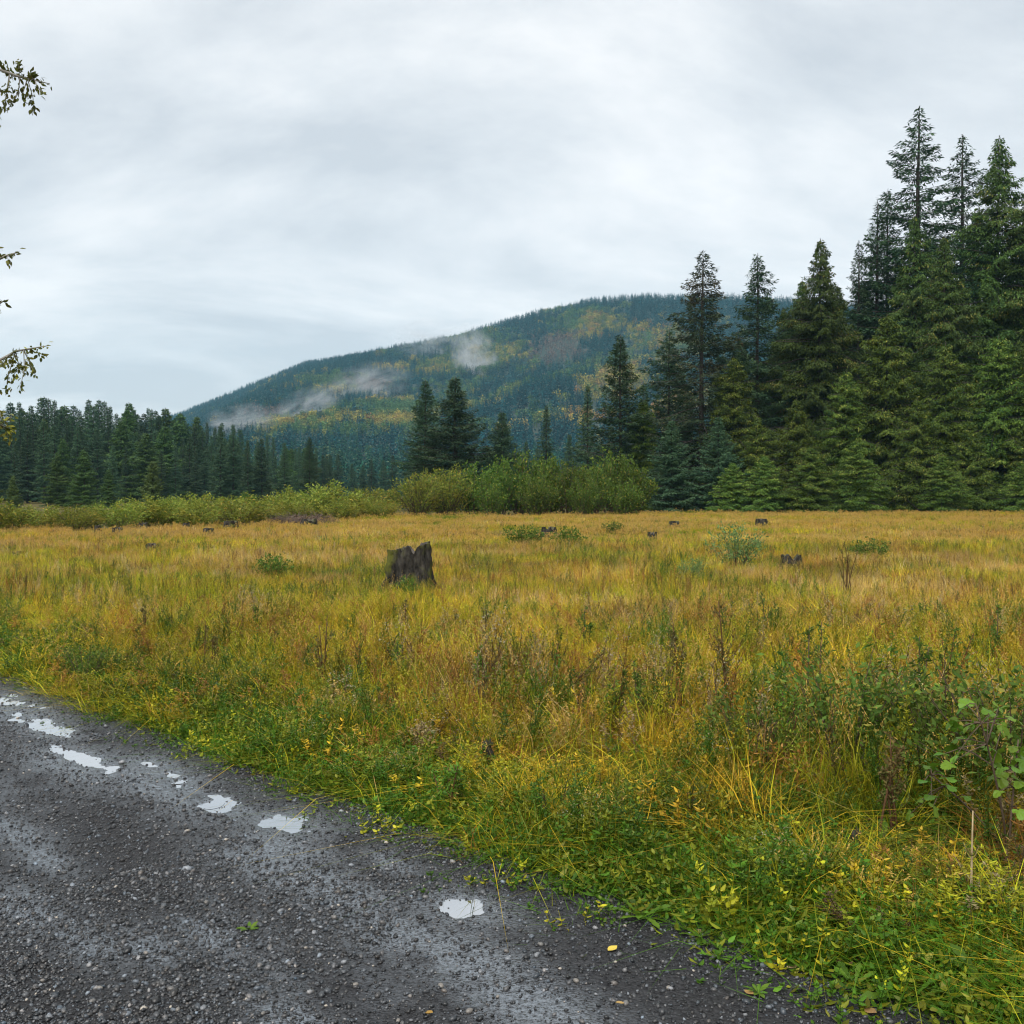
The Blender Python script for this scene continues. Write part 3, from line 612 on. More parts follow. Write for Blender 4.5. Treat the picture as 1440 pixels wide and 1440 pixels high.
SH = {'w1': shrub(31, 1.7, 2.0, 46, 3400, .17, .055, M_willow), 'w2': shrub(32, 1.5, 1.9, 40, 3000, .17, .055, M_willow), 'w3': shrub(33, 1.9, 1.8, 50, 3600, .17, .055, M_willow),
      'a1': shrub(34, 2.0, 3.6, 44, 4200, .20, .09, M_willowd, .5), 'a2': shrub(35, 1.8, 3.9, 40, 4000, .20, .09, M_willowd, .7), 'bw': shrub(36, 2.0, 3.0, 70, 5200, .19, .05, M_willow, .9),
      'br': shrub(37, 1.6, .7, 60, 1800, .20, .02, M_brush, .3), 'f1': shrub(38, .55, .75, 26, 900, .085, .035, M_willowd, .5), 'f3': shrub(40, .55, .75, 30, 1700, .045, .018, M_willowd, .6), 'f4': shrub(41, .6, .85, 26, 1100, .055, .03, M_blue, .6), 'f2': shrub(39, .5, .8, 22, 700, .10, .05, M_willow, .5)}
SHH = dict(w1=2.0, w2=1.9, w3=1.8, a1=3.6, a2=3.9, bw=3.0, br=.7, f1=.75, f2=.8, f3=.75, f4=.85)
def bush(kind, px, top, Y, wide, name, label, group=None, z0=-.03):
    p_ = at(px, top, Y); s = (p_[2] - z0) / SHH[kind]; e_ = empty(name, (p_[0], Y, z0), trng.random() * 6.28, (s * wide, s * wide, s))
    for nm, me in zip(('stem', 'foliage'), SH[kind]): link(nm, me, e_)
    return tag(e_, label, 'shrub', group)
WG = 'willow shrubs in the row in front of the dark wood'
for i, (px, tp, Y, wd) in enumerate([(-30, 700, 42, 1.2), (20, 712, 43, 1.2), (62, 706, 45, 1.3), (105, 714, 44, 1.2), (130, 706, 47, 1.2), (168, 708, 46, 1.1), (200, 704, 48, 1.2), (232, 700, 49, 1.2), (262, 697, 51, 1.2), (292, 699, 53, 1.3), (322, 694, 55, 1.3), (350, 690, 58, 1.3), (378, 692, 60, 1.3), (405, 687, 62, 1.3), (436, 690, 63, 1.3), (462, 686, 65, 1.3), (490, 689, 66, 1.2), (516, 684, 68, 1.2), (542, 686, 70, 1.2), (330, 702, 50, 1.2), (280, 708, 47, 1.2), (420, 700, 56, 1.3), (480, 700, 60, 1.2), (530, 700, 64, 1.2)]):
    bush(('w1', 'w2', 'w3', 'w1', 'a2', 'w3', 'w2')[i % 7], px, tp + trng.uniform(-7, 7), Y, wd * trng.uniform(.85, 1.2), 'willow_shrub', 'low yellow-green willow shrub in the row before the dark wood', WG)
for (px, tp, Y, wd, lb) in [(405, 724, 52, 1.1, 'dull purple-brown bare brush at the foot of the willow row'), (440, 723, 51, 1.2, 'dull purple-brown bare brush beside a stump below the willow row')]:
    bush('br', px, tp, Y, wd * .9, 'bare_brush', lb)
BG = 'alder bushes along the foot of the tall wood'
bush('bw', 588, 662, 70, 1.0, 'willow_shrub', 'rounded yellow-green willow bush at the open end of the tall wood')
bush('bw', 628, 655, 72, 1.0, 'willow_shrub', 'rounded green willow bush second from the open end of the tall wood')
for i, (px, tp, Y, wd) in enumerate([(665, 650, 73, 1), (700, 642, 75, 1), (735, 634, 77, .9), (768, 640, 74, 1), (800, 648, 73, 1), (832, 652, 75, 1), (862, 630, 78, .9), (890, 648, 77, 1), (755, 668, 70, 1), (820, 672, 71, 1), (880, 676, 72, 1), (690, 672, 69, 1)]):
    bush(('a1', 'a2')[i % 2], px, tp, Y, wd, 'alder_shrub', 'leafy green alder bush along the foot of the tall wood', BG)
for (px, tp, Y) in [(1075, 640, 80), (1140, 628, 80), (1205, 620, 79), (1325, 640, 78), (1448, 640, 77), (1030, 650, 81), (1490, 600, 78)]:
    plant('hemlock2', px, tp, Y, 1.45, 'hemlock_tree', 'low spreading hemlock with boughs in the grass at the foot of the tall wood', 'low hemlocks along the meadow edge of the tall wood')
# single bushes out in the meadow
for (k, px, tp, py, wd, lb) in [('f4', 1035, 734, 800, .95, 'pale blue-green leafy bush in the meadow near a low stump'), ('f1', 385, 776, 812, 1.0, 'small dark green bush alone in the golden grass'), ('f1', 735, 736, 768, 1.3, 'small green bush beside the mossy distant stump'), ('f1', 800, 738, 770, 1.0, 'green bramble on the far side of the mossy distant stump'),
   ('f1', 862, 732, 752, 1.3, 'flat green bush beyond the mossy distant stump'), ('f3', 120, 895, 960, 1.1, 'dark green leafy clump in the grass near the road'), 
   ('f1', 572, 808, 840, .7, 'low leafy weeds growing against the face of the big stump'), ('f3', 1335, 930, 1100, 1.2, 'dark leafy shrub behind the lobed-leaf bramble'), ('f3', 1425, 915, 1130, 1.1, 'tall dark leafy shrub beyond the lobed-leaf bramble'), ('f3', 1060, 955, 1090, 1.0, 'low olive shrub between the tall weed pair and the wet-leaved bush'), ('f3', 1190, 915, 1080, 1.2, 'dense dark green bush with small wet leaves in the near grass'), ('f4', 975, 784, 815, 1.1, 'pale green fern-like clump near the pale bush'), ('f1', 1225, 755, 790, 1.2, 'dark green clump in the golden grass beyond the low stump')]:
    g0 = ground_at(px, py); bush(k, px, tp, g0[1], wd, 'meadow_bush', lb, z0=float(field_h(g0[0], g0[1])) - .02)

# ------------------------------------------------------------------ stumps
def stump(px, top, py, wpx, label, seed, notch=.25, lobes=None, lean=0.0):
    rng = np.random.default_rng(seed); g0 = ground_at(px, py); Y = g0[1]; zt = at(px, top, Y)[2]; z0 = float(field_h(g0[0], Y)); r = wpx / 2 / F * Y; h = zt - z0
    e_ = empty('tree_stump', (g0[0], Y, z0 - .04)); na, nz = (140, 44) if wpx > 40 else (48, 16); th = np.linspace(0, 2 * np.pi, na, endpoint=False)
    fl = sum(rng.uniform(.02, .06) * np.cos(k * th + rng.random() * 6.28) for k in (2, 3, 5, 7)); fin = rng.normal(0, .018, na)
    topn = 1 - notch * np.clip(sum(rng.uniform(.2, .5) * np.cos(k * th + rng.random() * 6.28) for k in (2, 3, 7)), 0, 1) - rng.random(na) * .03
    if lobes:                                       # (direction, depth, width) bites out of the rim
        for (a, d, wd) in lobes: topn = topn - d * np.exp(-((np.angle(np.exp(1j * (th - a)))) / wd) ** 2)
    V = []
    for i in range(nz + 1):
        f = i / nz; root = .24 * (1 - f) ** 3; rr = r * (1 + (fbm(th * 5 + seed, f * 4.5 + 0 * th, 5, seed) - .5) * .22 + fl * (1 + 1.5 * (1 - f)) + fin * (1 + .6 * np.sin(f * 17 + th * 5)) + root * (1 + .6 * np.cos(5 * th + seed)) * .8 - .10 * f)
        V.append(np.stack([rr * np.cos(th) + lean * h * f, rr * np.sin(th), h * f * topn + .0 * th], 1))
    i, j = np.meshgrid(np.arange(nz), np.arange(na), indexing='ij'); j2 = (j + 1) % na
    Q = np.stack([i * na + j, i * na + j2, (i + 1) * na + j2, (i + 1) * na + j], 2).reshape(-1, 4)
    link('trunk', raw_mesh('trunk', np.concatenate(V), Q, M_stump, True), e_)
    top_ = V[-1]; ce = top_.mean(0); U = []
    for k, f in enumerate((1.0, .93, .86, .6, .3)):
        ring = ce + (top_ - ce) * [f, f, 1]; ring[:, 2] = (top_[:, 2] - (0, .03, .10 * h, .22 * h, .28 * h)[k]) * (1 if k < 2 else 1) ; ring[:, 2] = np.where(k >= 2, lerp(ring[:, 2], h * .72, (0, 0, .3, .6, .9)[k]), ring[:, 2]) + rng.normal(0, .012, na) * (k > 0); U.append(ring)
    U = np.concatenate(U + [[[ce[0], ce[1], h * .68]]]); Q = []; 
    i, j = np.meshgrid(np.arange(4), np.arange(na), indexing='ij'); j2 = (j + 1) % na
    T = np.concatenate([np.stack([i * na + j, i * na + j2, (i + 1) * na + j2], 2).reshape(-1, 3), np.stack([i * na + j, (i + 1) * na + j2, (i + 1) * na + j], 2).reshape(-1, 3), np.stack([4 * na + np.arange(na), 4 * na + (np.arange(na) + 1) % na, np.full(na, 5 * na)], 1)])
    link('cut_top', raw_mesh('cut_top', U, T, M_stumptop, True), e_)
    if wpx > 22:
        for k in range(5):
            a = k * 1.26 + rng.uniform(-.3, .3) + seed; q = r * np.array([1.0, 1.3, 1.7, 2.1]); mb = MB()
            tube(mb, np.stack([q * math.cos(a), q * math.sin(a), np.array([.22, .12, .04, -.03]) * h + .02], 1), np.array([.16, .12, .08, .04]) * r * 1.2, 7, .3); link('root', mb.mesh('root', M_stump, True), e_)
    return tag(e_, label, 'stump', 'old tree stumps scattered over the meadow')
stump(577, 760, 832, 64, 'big weathered mossy stump with a split rim, largest in the meadow', 3, .02, [(math.radians(284), .15, .12), (math.radians(215), .10, .9), (math.radians(140), .10, .8), (math.radians(80), .14, .2), (math.radians(255), .07, .08), (math.radians(30), -.03, .6)])
for i, (px, tp, py, wp, lb) in enumerate([
 (1112, 777, 800, 30, 'low dark stump beside the pale blue-green bush'), (772, 739, 758, 22, 'mossy distant stump between two small green bushes'), (214, 762, 778, 19, 'dark leaning stump alone in the golden grass towards the willow row'),
 (917, 746, 762, 13, 'small pointed stump beyond the flat green bush'), (948, 731, 744, 15, 'small grey stump near the foot of the tall wood'), (1071, 728, 742, 17, 'squarish stump behind the pale blue-green bush'),
 (293, 741, 752, 14, 'small dark stump in front of the willow row, beside a low bush'), (94, 760, 770, 13, 'small black stump towards the road end of the willow row'), (25, 773, 782, 16, 'flat brown stump nearest the road end of the willow row'),
 (138, 737, 752, 10, 'dark upright stump right at the foot of the willow row'), (165, 740, 752, 14, 'pale broken stump lying at the foot of the willow row'), (262, 734, 745, 11, 'tiny stump under the edge of the willow row'), (325, 731, 744, 20, 'green overgrown stump at the foot of the willow row'), (434, 728, 742, 22, 'overgrown stump beside the purple-brown brush'), (202, 733, 745, 14, 'dark low stump touching the willow row')]):
    stump(px, tp, py, wp, lb, 40 + i, .35)

# ------------------------------------------------------------------ gravel
def stone_src(seed, mat):
    rng = np.random.default_rng(seed); g = (1 + 5 ** .5) / 2
    V = norm(np.array([(-1, g, 0), (1, g, 0), (-1, -g, 0), (1, -g, 0), (0, -1, g), (0, 1, g), (0, -1, -g), (0, 1, -g), (g, 0, -1), (g, 0, 1), (-g, 0, -1), (-g, 0, 1)], float))
    T = [(0, 11, 5), (0, 5, 1), (0, 1, 7), (0, 7, 10), (0, 10, 11), (1, 5, 9), (5, 11, 4), (11, 10, 2), (10, 7, 6), (7, 1, 8), (3, 9, 4), (3, 4, 2), (3, 2, 6), (3, 6, 8), (3, 8, 9), (4, 9, 5), (2, 4, 11), (6, 2, 10), (8, 6, 7), (9, 8, 1)]
    V = V * rng.uniform(.7, 1.2, (12, 1)) * np.array([1.0, rng.uniform(.6, .85), rng.uniform(.45, .65)]); mb = MB(); mb.add(V * .5, T, rng.random(20)); return source('stone', mb, mat)
m_, t, o = new_mat('wet_stone'); p_ = nn(t, 'ShaderNodeBsdfPrincipled'); t.links.new(attr(t, 'tint', 'INSTANCER', 'Color'), p_.inputs['Base Color']); p_.inputs['Roughness'].default_value = .30; p_.inputs['Specular IOR Level'].default_value = .45; t.links.new(p_.outputs[0], o.inputs[0]); M_stone = m_
def gravel():
    rng = np.random.default_rng(9); src = [stone_src(i, M_stone) for i in range(5)]; U, W = [], []
    for n, ulo, uhi in ((480000, -2.6, 4.5), (150000, 4.5, 10.5)):
        U.append(rng.uniform(ulo, uhi, n)); W.append(rng.uniform(-2.9, EDGE + .25, n))
    u, v = np.concatenate(U), np.concatenate(W); x, y = xy(u, v); ok = (y > 1.6) & (np.abs(x) < .56 * y + .7); u, v, x, y = u[ok], v[ok], x[ok], y[ok]; n = len(u)
    wt = wetness(u, v); inp = np.zeros(n, bool); rim = np.zeros(n)
    for (pu, pv, a, b) in PW: rim = np.maximum(rim, sstep(.55, .95, np.sqrt(((u - pu) / a) ** 2 + ((v - pv) / b) ** 2))); inp |= ((u - pu) / (a * 1.1)) ** 2 + ((v - pv) / (b * 1.1)) ** 2 < 1
    rim = np.where(inp, rim, 0); dens = fbm(u * 1.4, v * 1.4, 4, 101); loose = sstep(.3, .6, dens)
    ok = (rng.random(n) < (.30 + .70 * loose) * (1 - .55 * wt)) & (~inp | (rng.random(n) < .05 + .4 * rim)); u, v, x, y = u[ok], v[ok], x[ok], y[ok]; n = len(u)
    s_ = np.exp(rng.normal(math.log(.0100), .50, n)); s_ = np.clip(s_, .004, .034)
    big = rng.random(n) < .010; s_[big] *= 1.7
    z = road_h(u, v) + s_ * .12
    g = np.clip(np.exp(rng.normal(math.log(.038), .80, n)), .012, .22); hue = rng.normal(0, .07, n); tint = np.stack([g * (.96 + hue), g, g * (1.06 - hue)], 1)
    pale = rng.random(n) < .006; tint[pale] = np.array([.36, .32, .27])
    scatter('road_gravel', src, np.stack([x, y, z], 1), np.stack([rng.normal(0, .35, n), rng.normal(0, .35, n), rng.random(n) * 6.28], 1), s_, rng.integers(0, 5, n), tint, 'loose wet dark grey gravel strewn over the road', 'gravel')
gravel()

# ------------------------------------------------------------------ meadow cover
def tuft(seed, n, h, wd, bend, spread, hv=.35, mat=None, levels=(0, .5, 1.0)):
    rng = np.random.default_rng(seed); mb = MB(); b = np.stack([rng.normal(0, spread, n), rng.normal(0, spread, n), np.full(n, -.02)], 1); az = np.arctan2(b[:, 1], b[:, 0]) + rng.normal(0, .9, n)
    blades(mb, b, az, h * rng.uniform(1 - hv, 1 + hv, n), wd * rng.uniform(.7, 1.3, n), bend * np.abs(rng.normal(1, .5, n)), rng, levels, rng.random(n) * .98); return mb
def seed_tuft(seed, n, h, wd, head, spread):
    rng = np.random.default_rng(seed); mb = MB(); b = np.stack([rng.normal(0, spread, n), rng.normal(0, spread, n), np.zeros(n)], 1); az = rng.random(n) * 6.28; hh = h * rng.uniform(.7, 1.2, n); bd = np.abs(rng.normal(.22, .12, n))
    blades(mb, b, az, hh, wd, bd, rng, (0, .5, 1.0), rng.random(n) * .8)
    dh = np.stack([np.cos(az), np.sin(az), 0 * az], 1); 
    for k in range(7):
        t_ = 1 - k * .035 - rng.random(n) * .02; c = b + dh * (bd * hh * (.25 * t_ + .75 * t_ * t_))[:, None]; c[:, 2] += hh * (t_ - .42 * bd * t_ * t_)
        D = norm(np.array([0, 0, .9]) + dh * .5 + rng.normal(0, .5, (n, 3))); kites(mb, c, D, norm(np.cross(D, rng.normal(0, 1, (n, 3)))), head * rng.uniform(.6, 1.2, n), head * .28, 1.02 + rng.random(n) * .5)
    m_ = n; blades(mb, b + rng.normal(0, .03, (m_, 3)) * [1, 1, 0], rng.random(m_) * 6.28, h * .45, wd * 1.4, .8, rng, (0, .5, 1.0), rng.random(m_) * .98)
    return mb
def forb(seed, n_st, h, ll, lw, per, spread, lean=.25, side=0, flat=.2, fluff_glint=0):
    """leafy herb: stems with leaves up their length, optional side twigs and pale tips, seed fluff doubling as painted wet-leaf glints"""
    rng = np.random.default_rng(seed); mb = MB()
    for k in range(n_st):
        a = rng.random() * 6.28; b = np.array([rng.normal(0, spread), rng.normal(0, spread), -.02]); hh = h * rng.uniform(.65, 1.15); tip = b + np.array([math.cos(a) * lean * hh, math.sin(a) * lean * hh, hh])
        ax = [(b, tip, .0022 + .002 * h)]
        for q in range(side):
            f = rng.uniform(.35, .92); s0 = b + (tip - b) * f; a2 = rng.random() * 6.28; l2 = hh * (1.05 - f) * rng.uniform(.4, .8); ax.append((s0, s0 + np.array([math.cos(a2) * .5, math.sin(a2) * .5, .8]) * l2, .0014 + .0008 * h))
        for (p0, p1, r_) in ax:
            s = np.linspace(0, 1, 3)[:, None]; tube(mb, p0 + (p1 - p0) * s + np.array([0, 0, .02]) * (s * (1 - s)), np.linspace(r_, r_ * .5, 3), 3, .05, False)
            m_ = max(3, int(per * np.linalg.norm(p1 - p0) / hh)); f = rng.uniform(.12, 1, m_); aa = np.arange(m_) * 2.4 + rng.random() * 6; c = p0 + (p1 - p0) * f[:, None]
            D = norm(np.stack([np.cos(aa), np.sin(aa), rng.uniform(-flat, .9, m_)], 1)); S = norm(np.cross(D, np.array([0, 0, 1.]) + rng.normal(0, .3, (m_, 3))))
            leaves(mb, c, D, S, ll * rng.uniform(.6, 1.2, m_) * (1.15 - .5 * f), lw * rng.uniform(.7, 1.2, m_) * (1.1 - .4 * f), rng.random(m_) * .98, .18, .15)
            if fluff_glint:
                m_ = fluff_glint; c = p1 + rng.normal(0, .018, (m_, 3)); D = norm(rng.normal(0, 1, (m_, 3)) + [0, 0, .6]); kites(mb, c, D, norm(np.cross(D, rng.normal(0, 1, (m_, 3)))), .022, .009, 1.1 + rng.random(m_) * .5)
    return mb
def ground_leaves(seed, n, spread, size, h):
    rng = np.random.default_rng(seed); mb = MB(); c = np.stack([rng.normal(0, spread, n), rng.normal(0, spread, n), h * rng.random(n) ** .7], 1); a = rng.random(n) * 6.28
    D = norm(np.stack([np.cos(a), np.sin(a), rng.uniform(-.2, .7, n)], 1)); S = norm(np.cross(D, np.array([0, 0, 1.]) + rng.normal(0, .35, (n, 3)))); leaves(mb, c, D, S, size * rng.uniform(.5, 1.3, n), size * .5 * rng.uniform(.7, 1.2, n), rng.random(n) * .98, .15, .15)
    return mb
TAN, GOLD, YGR, OLV, GRN, RUST, PALE, BRN = (np.array(c) for c in ((.58, .39, .13), (.62, .42, .028), (.45, .43, .022), (.21, .235, .016), (.085, .19, .014), (.40, .19, .04), (.60, .48, .24), (.15, .10, .045)))
def pick(rng, n, w, cols):
    w = np.stack([np.broadcast_to(q, (n,)) for q in w], 1); w = np.maximum(w, 1e-6); w = w / w.sum(1, keepdims=True); r = rng.random(n)[:, None]; k = (np.cumsum(w, 1) < r).sum(1); k = np.minimum(k, len(cols) - 1); return np.stack(cols)[k]
PAL = [TAN, GOLD, YGR, OLV, GRN, RUST, PALE, BRN]
CLS = {'V': [.0, .0, .06, .45, 2.0, .0, .01, .05], 'G': [.04, .38, 1.2, 1.0, 1.0, .08, .02, .07], 'Y': [.22, 1.15, 1.3, .50, .22, .25, .05, .09], 'T': [1.7, .60, .28, .14, .05, .75, .35, .14], 'R': [.5, .6, .3, .2, .05, 1.4, .12, .2]}
def patch(name, seed, size, n, kinds, cls, scale, leafkinds=(), leafgreen=0.0):
    """a square of sod: many tufts in one mesh, grass and broad leaves as two materials"""
    rng = np.random.default_rng(seed); A, B = MB(), MB(); CA, CB = [], []
    keys = [k for k, q in kinds]; pr = np.array([q for k, q in kinds], float); pr /= pr.sum(); w0 = np.array(CLS[cls]); w1 = np.array(CLS['V'])
    cat_ = {}
    for k in keys:
        mb = SRC[k]; cat_[k] = (np.concatenate(mb.v), np.concatenate(mb.f), np.concatenate(mb.r))
    ks = rng.choice(len(keys), n, p=pr); gx = rng.uniform(-.5, .5, (n, 2)) * size * 1.12
    for i in range(n):
        k = keys[ks[i]]; V, T, R = cat_[k]; lf = k in leafkinds; a = rng.random() * 6.28; ca, sa = math.cos(a), math.sin(a); s_ = scale * rng.uniform(.6, 1.2)
        lx, ly = rng.normal(0, .12, 2); W = np.stack([V[:, 0] * ca - V[:, 1] * sa + V[:, 2] * lx, V[:, 0] * sa + V[:, 1] * ca + V[:, 2] * ly, V[:, 2]], 1) * s_ + [gx[i, 0], gx[i, 1], 0]
        w_ = w1 * leafgreen + w0 * (1 - leafgreen) if lf else w0; c = PAL[rng.choice(8, p=w_ / w_.sum())] * rng.uniform(.72, 1.25) * (.85 if lf else 1)
        if k in ('k0', 'F5'): c = (BRN if rng.random() < .6 else RUST * .45) * rng.uniform(.45, 1.0)
        (B if lf else A).add(W, T, R); (CB if lf else CA).append(np.broadcast_to(c, (len(T), 3)))
    V = np.concatenate(A.v + B.v); T = np.concatenate(A.f + [f + A.n for f in B.f]); R = np.concatenate(A.r + B.r)
    me = raw_mesh(name, V, T, M_grass, False, {'rnd': R}); me.materials.append(M_forb)
    me.attributes.new('col', 'FLOAT_VECTOR', 'FACE').data.foreach_set('vector', np.concatenate(CA + CB).astype(np.float32).ravel())
    nA = sum(len(f) for f in A.f); mi = np.zeros(len(T), np.int32); mi[nA:] = 1; me.polygons.foreach_set('material_index', mi)
    return bpy.data.objects.new(name, me)
SRC = dict(g0=tuft(1, 20, .42, .0068, .55, .07), g1=tuft(2, 18, .55, .0062, .95, .09), g2=tuft(3, 22, .30, .0066, .8, .09), s0=seed_tuft(4, 9, .60, .0028, .026, .07), s1=seed_tuft(5, 7, .70, .0030, .030, .07),
           f0=forb(6, 5, .42, .060, .022, 16, .06), f1=forb(7, 4, .62, .040, .012, 26, .06, .2, 4), f2=forb(8, 3, .74, .028, .008, 26, .05, .12, 6, .2, 4), k0=forb(18, 3, .72, .018, .006, 12, .07, .14, 4), f3=forb(9, 6, .26, .050, .024, 12, .07), l0=ground_leaves(10, 40, .10, .034, .09), g3=tuft(11, 24, .14, .0056, .6, .08), l1=ground_leaves(12, 30, .11, .050, .13),
           F0=tuft(21, 18, .42, .016, .55, .16), F1=tuft(22, 18, .50, .014, .85, .18), F2=seed_tuft(23, 12, .52, .008, .07, .15), F3=forb(24, 6, .40, .09, .035, 10, .14), F5=forb(26, 3, .62, .03, .012, 6, .12, .14, 3), F4=forb(25, 4, .55, .05, .02, 14, .12, .2, 3))
def rosette_src(seed, n, L, W):
    rng = np.random.default_rng(seed); mb = MB(); a = np.arange(n) * 6.283 / n + rng.normal(0, .25, n); el = rng.uniform(.25, 1.1, n); D = norm(np.stack([np.cos(a), np.sin(a), el], 1)); S = norm(np.cross(D, [0, 0, 1.])); P_ = np.zeros((n, 3)); ll = L * rng.uniform(.7, 1.25, n); r = rng.random(n) * .98
    for k in range(3):          # arching leaf in three stretches, toothed
        w_ = W * (.7, 1.0, .75)[k]; leaves(mb, P_, D, S, ll * .42, w_ * rng.uniform(.8, 1.2, n), r, .2, .05); P_ = P_ + D * (ll * .33)[:, None]; D = norm(D - np.array([0, 0, .38]))
    return mb
SRC['d0'] = rosette_src(31, 11, .17, .034); SRC['d1'] = rosette_src(32, 9, .22, .05)
LK = ('d0', 'd1', 'k0', 'F5', 'f0', 'f1', 'f2', 'f3', 'l0', 'l1', 'F3', 'F4')
def cells(rng, step, y0, y1, margin):
    xs = np.arange(-.6 * y1 - margin, .6 * y1 + margin, step); ys = np.arange(y0, y1, step); X, Y = (q.ravel() for q in np.meshgrid(xs, ys)); n = len(X)
    X = X + rng.uniform(-.3, .3, n) * step; Y = Y + rng.uniform(-.3, .3, n) * step; k = np.abs(X) < .60 * Y + margin; return X[k], Y[k]
def limit(x, y):            # the meadow ends at the willow row and at the wood
    far = np.interp(720 + F * x / y, [-200, 0, 250, 330, 420, 520, 560, 700, 900, 1000, 1300, 1700], [43, 43, 47, 52, 57, 64, 68, 71, 75, 80, 80, 76]); return y < far
def classes(rng, x, y, d):
    n = len(x); f = fbm(x * .20, y * .20, 3, 121); g = fbm(x * .45 + 7, y * .45, 3, 131); r = fbm(x * .28, y * .32 + 5, 3, 141); far = sstep(7, 24, y)
    return pick(rng, n, [np.clip(1.25 - d / lerp(1.0, 2.4, sstep(-1, 1.5, x)), 0, 1) * lerp(4.5, 11, sstep(-.5, 1.5, x)) + .05, .55 + 4.0 * np.clip(1.8 - d / 4.0, 0, 1) + 3.0 * sstep(.50, .62, g) * (1 - .5 * far), .9 + .8 * (1 - far), .12 + 2.0 * far * (.25 + 1.4 * sstep(.42, .58, f)), .10 + 3.2 * sstep(.52, .60, r)], [0, 1, 2, 3, 4]).astype(int)
def sod(name, label, lib, x, y, cl, nv, rng, hs, low=.72):
    n = len(x); idx = cl * nv + rng.integers(0, nv, n); b = fbm(x * .6, y * .6, 3, 181); tint = np.repeat((low - .22 + 1.05 * b)[:, None], 3, 1) * rng.uniform(.84, 1.16, (n, 1)) * rng.uniform(.95, 1.05, (n, 3))
    hz = hs * rng.uniform(.85, 1.15, n) * (.72 + .56 * fbm(x * .5 + 40, y * .5, 2, 191)); scl = np.stack([np.ones(n), np.ones(n), hz], 1)
    scatter(name, lib, np.stack([x, y, field_h(x, y)], 1), np.stack([0 * x, 0 * x, rng.random(n) * 6.28], 1), scl, idx, tint, label, 'grass')
def meadow():
    rng = np.random.default_rng(15); tall = [('g0', .9), ('g1', 1.0), ('g2', .9), ('s0', .14), ('s1', .06), ('f0', .40), ('f1', .45), ('f2', .01), ('f3', .45), ('k0', .05)]; dry = [('g0', 1), ('g1', 1.1), ('g2', 1), ('s0', .16), ('s1', .06), ('f0', .34), ('f1', .50), ('f2', .01), ('f3', .40), ('k0', .12)]; verge = [('g0', .35), ('g2', .8), ('g3', .9), ('f0', 1.0), ('f3', 1.1), ('l0', .9), ('l1', 1.0), ('f1', .35), ('d0', .9)]
    # near: half-metre squares, five tones
    lib = [patch('meadow_sod', 300 + 10 * i + k, .55, 54, verge if c == 'V' else tall if c == 'G' else dry, c, .62 if c == 'V' else .86, LK, .5 if c in 'VG' else .08) for i, c in enumerate('VGYTR') for k in range(3)]
    x, y = cells(rng, .46, 2.2, 14, 2.5); u, v = uv(x, y); d = v - EDGE; k = d > .42 + (fbm(u * 1.1, 0 * u, 3, 111) - .5) * .5; x, y, d = x[k], y[k], d[k]
    cl = classes(rng, x, y, d); cl = np.where((cl == 1) & (rng.random(len(x)) < .75 * sstep(5.5, 9, y)), 2, cl)
    sod('near_meadow_grass', 'wet green and golden meadow grass with leafy weeds beside the road', lib, x, y, cl, 3, rng, (.50 + .50 * sstep(.3, 2.6, d)) * lerp(1, .72, sstep(6.5, 12.5, y)))
    # road edge: small low pieces with a ragged border
    lib = [patch('verge_sod', 400 + k, .20, 11, [('g2', .7), ('g3', 1.5), ('f3', .7), ('l0', 1.2), ('l1', .9), ('d0', .8)], 'V', .80, LK, .8) for k in range(8)]
    x, y = cells(rng, .15, 2.2, 12, 2.0); u, v = uv(x, y); d = v - EDGE; e_ = (fbm(u * 1.3, 0 * u, 3, 111) - .5) * .5 + (fbm(u * 5, v * 5, 3, 112) - .5) * .5; n = len(x)
    k = ((d > .02 + e_) & (d < 1.2)) | ((d > -.45) & (d < .3) & (rng.random(n) < .035)); x, y, d = x[k], y[k], d[k]
    sod('verge_plants', 'low green grass, clover and weeds creeping over the road edge', lib, x, y, 0 * x.astype(int), 8, rng, .45 + .55 * sstep(-.2, .7, d), .62)
    # middle: metre squares
    lib = [patch('meadow_sod', 500 + 10 * i + k, 1.15, 78, [('g0', 1), ('g1', 1.2), ('g2', 1), ('s0', .22), ('f0', .22), ('f1', .40), ('f2', .01), ('k0', .20)], c, .62, LK, .15) for i, c in enumerate('VGYTR') for k in range(3)]
    x, y = cells(rng, .95, 13.6, 31, 3); u, v = uv(x, y); d = v - EDGE; k = limit(x, y) & (d > .5); x, y, d = x[k], y[k], d[k]
    sod('middle_meadow_grass', 'golden and yellow-green meadow grass around the big stump', lib, x, y, classes(rng, x, y, d), 3, rng, 1.0 - .2 * sstep(14, 22, y))
    lib = [patch('meadow_sod', 600 + 10 * i + k, 2.4, 104, [('F0', 1), ('F1', 1.1), ('F2', .45), ('F3', .12), ('F4', .30), ('F5', .26)], c, .52, LK, .2) for i, c in enumerate('VGYTR') for k in range(3)]
    x, y = cells(rng, 2.0, 30, 84, 4); u, v = uv(x, y); k = limit(x, y); x, y, d = x[k], y[k], (v - EDGE)[k]
    sod('far_meadow_grass', 'tan and rusty dry grass of the far meadow around the small stumps', lib, x, y, classes(rng, x, y, d), 3, rng, 1.0)
meadow()

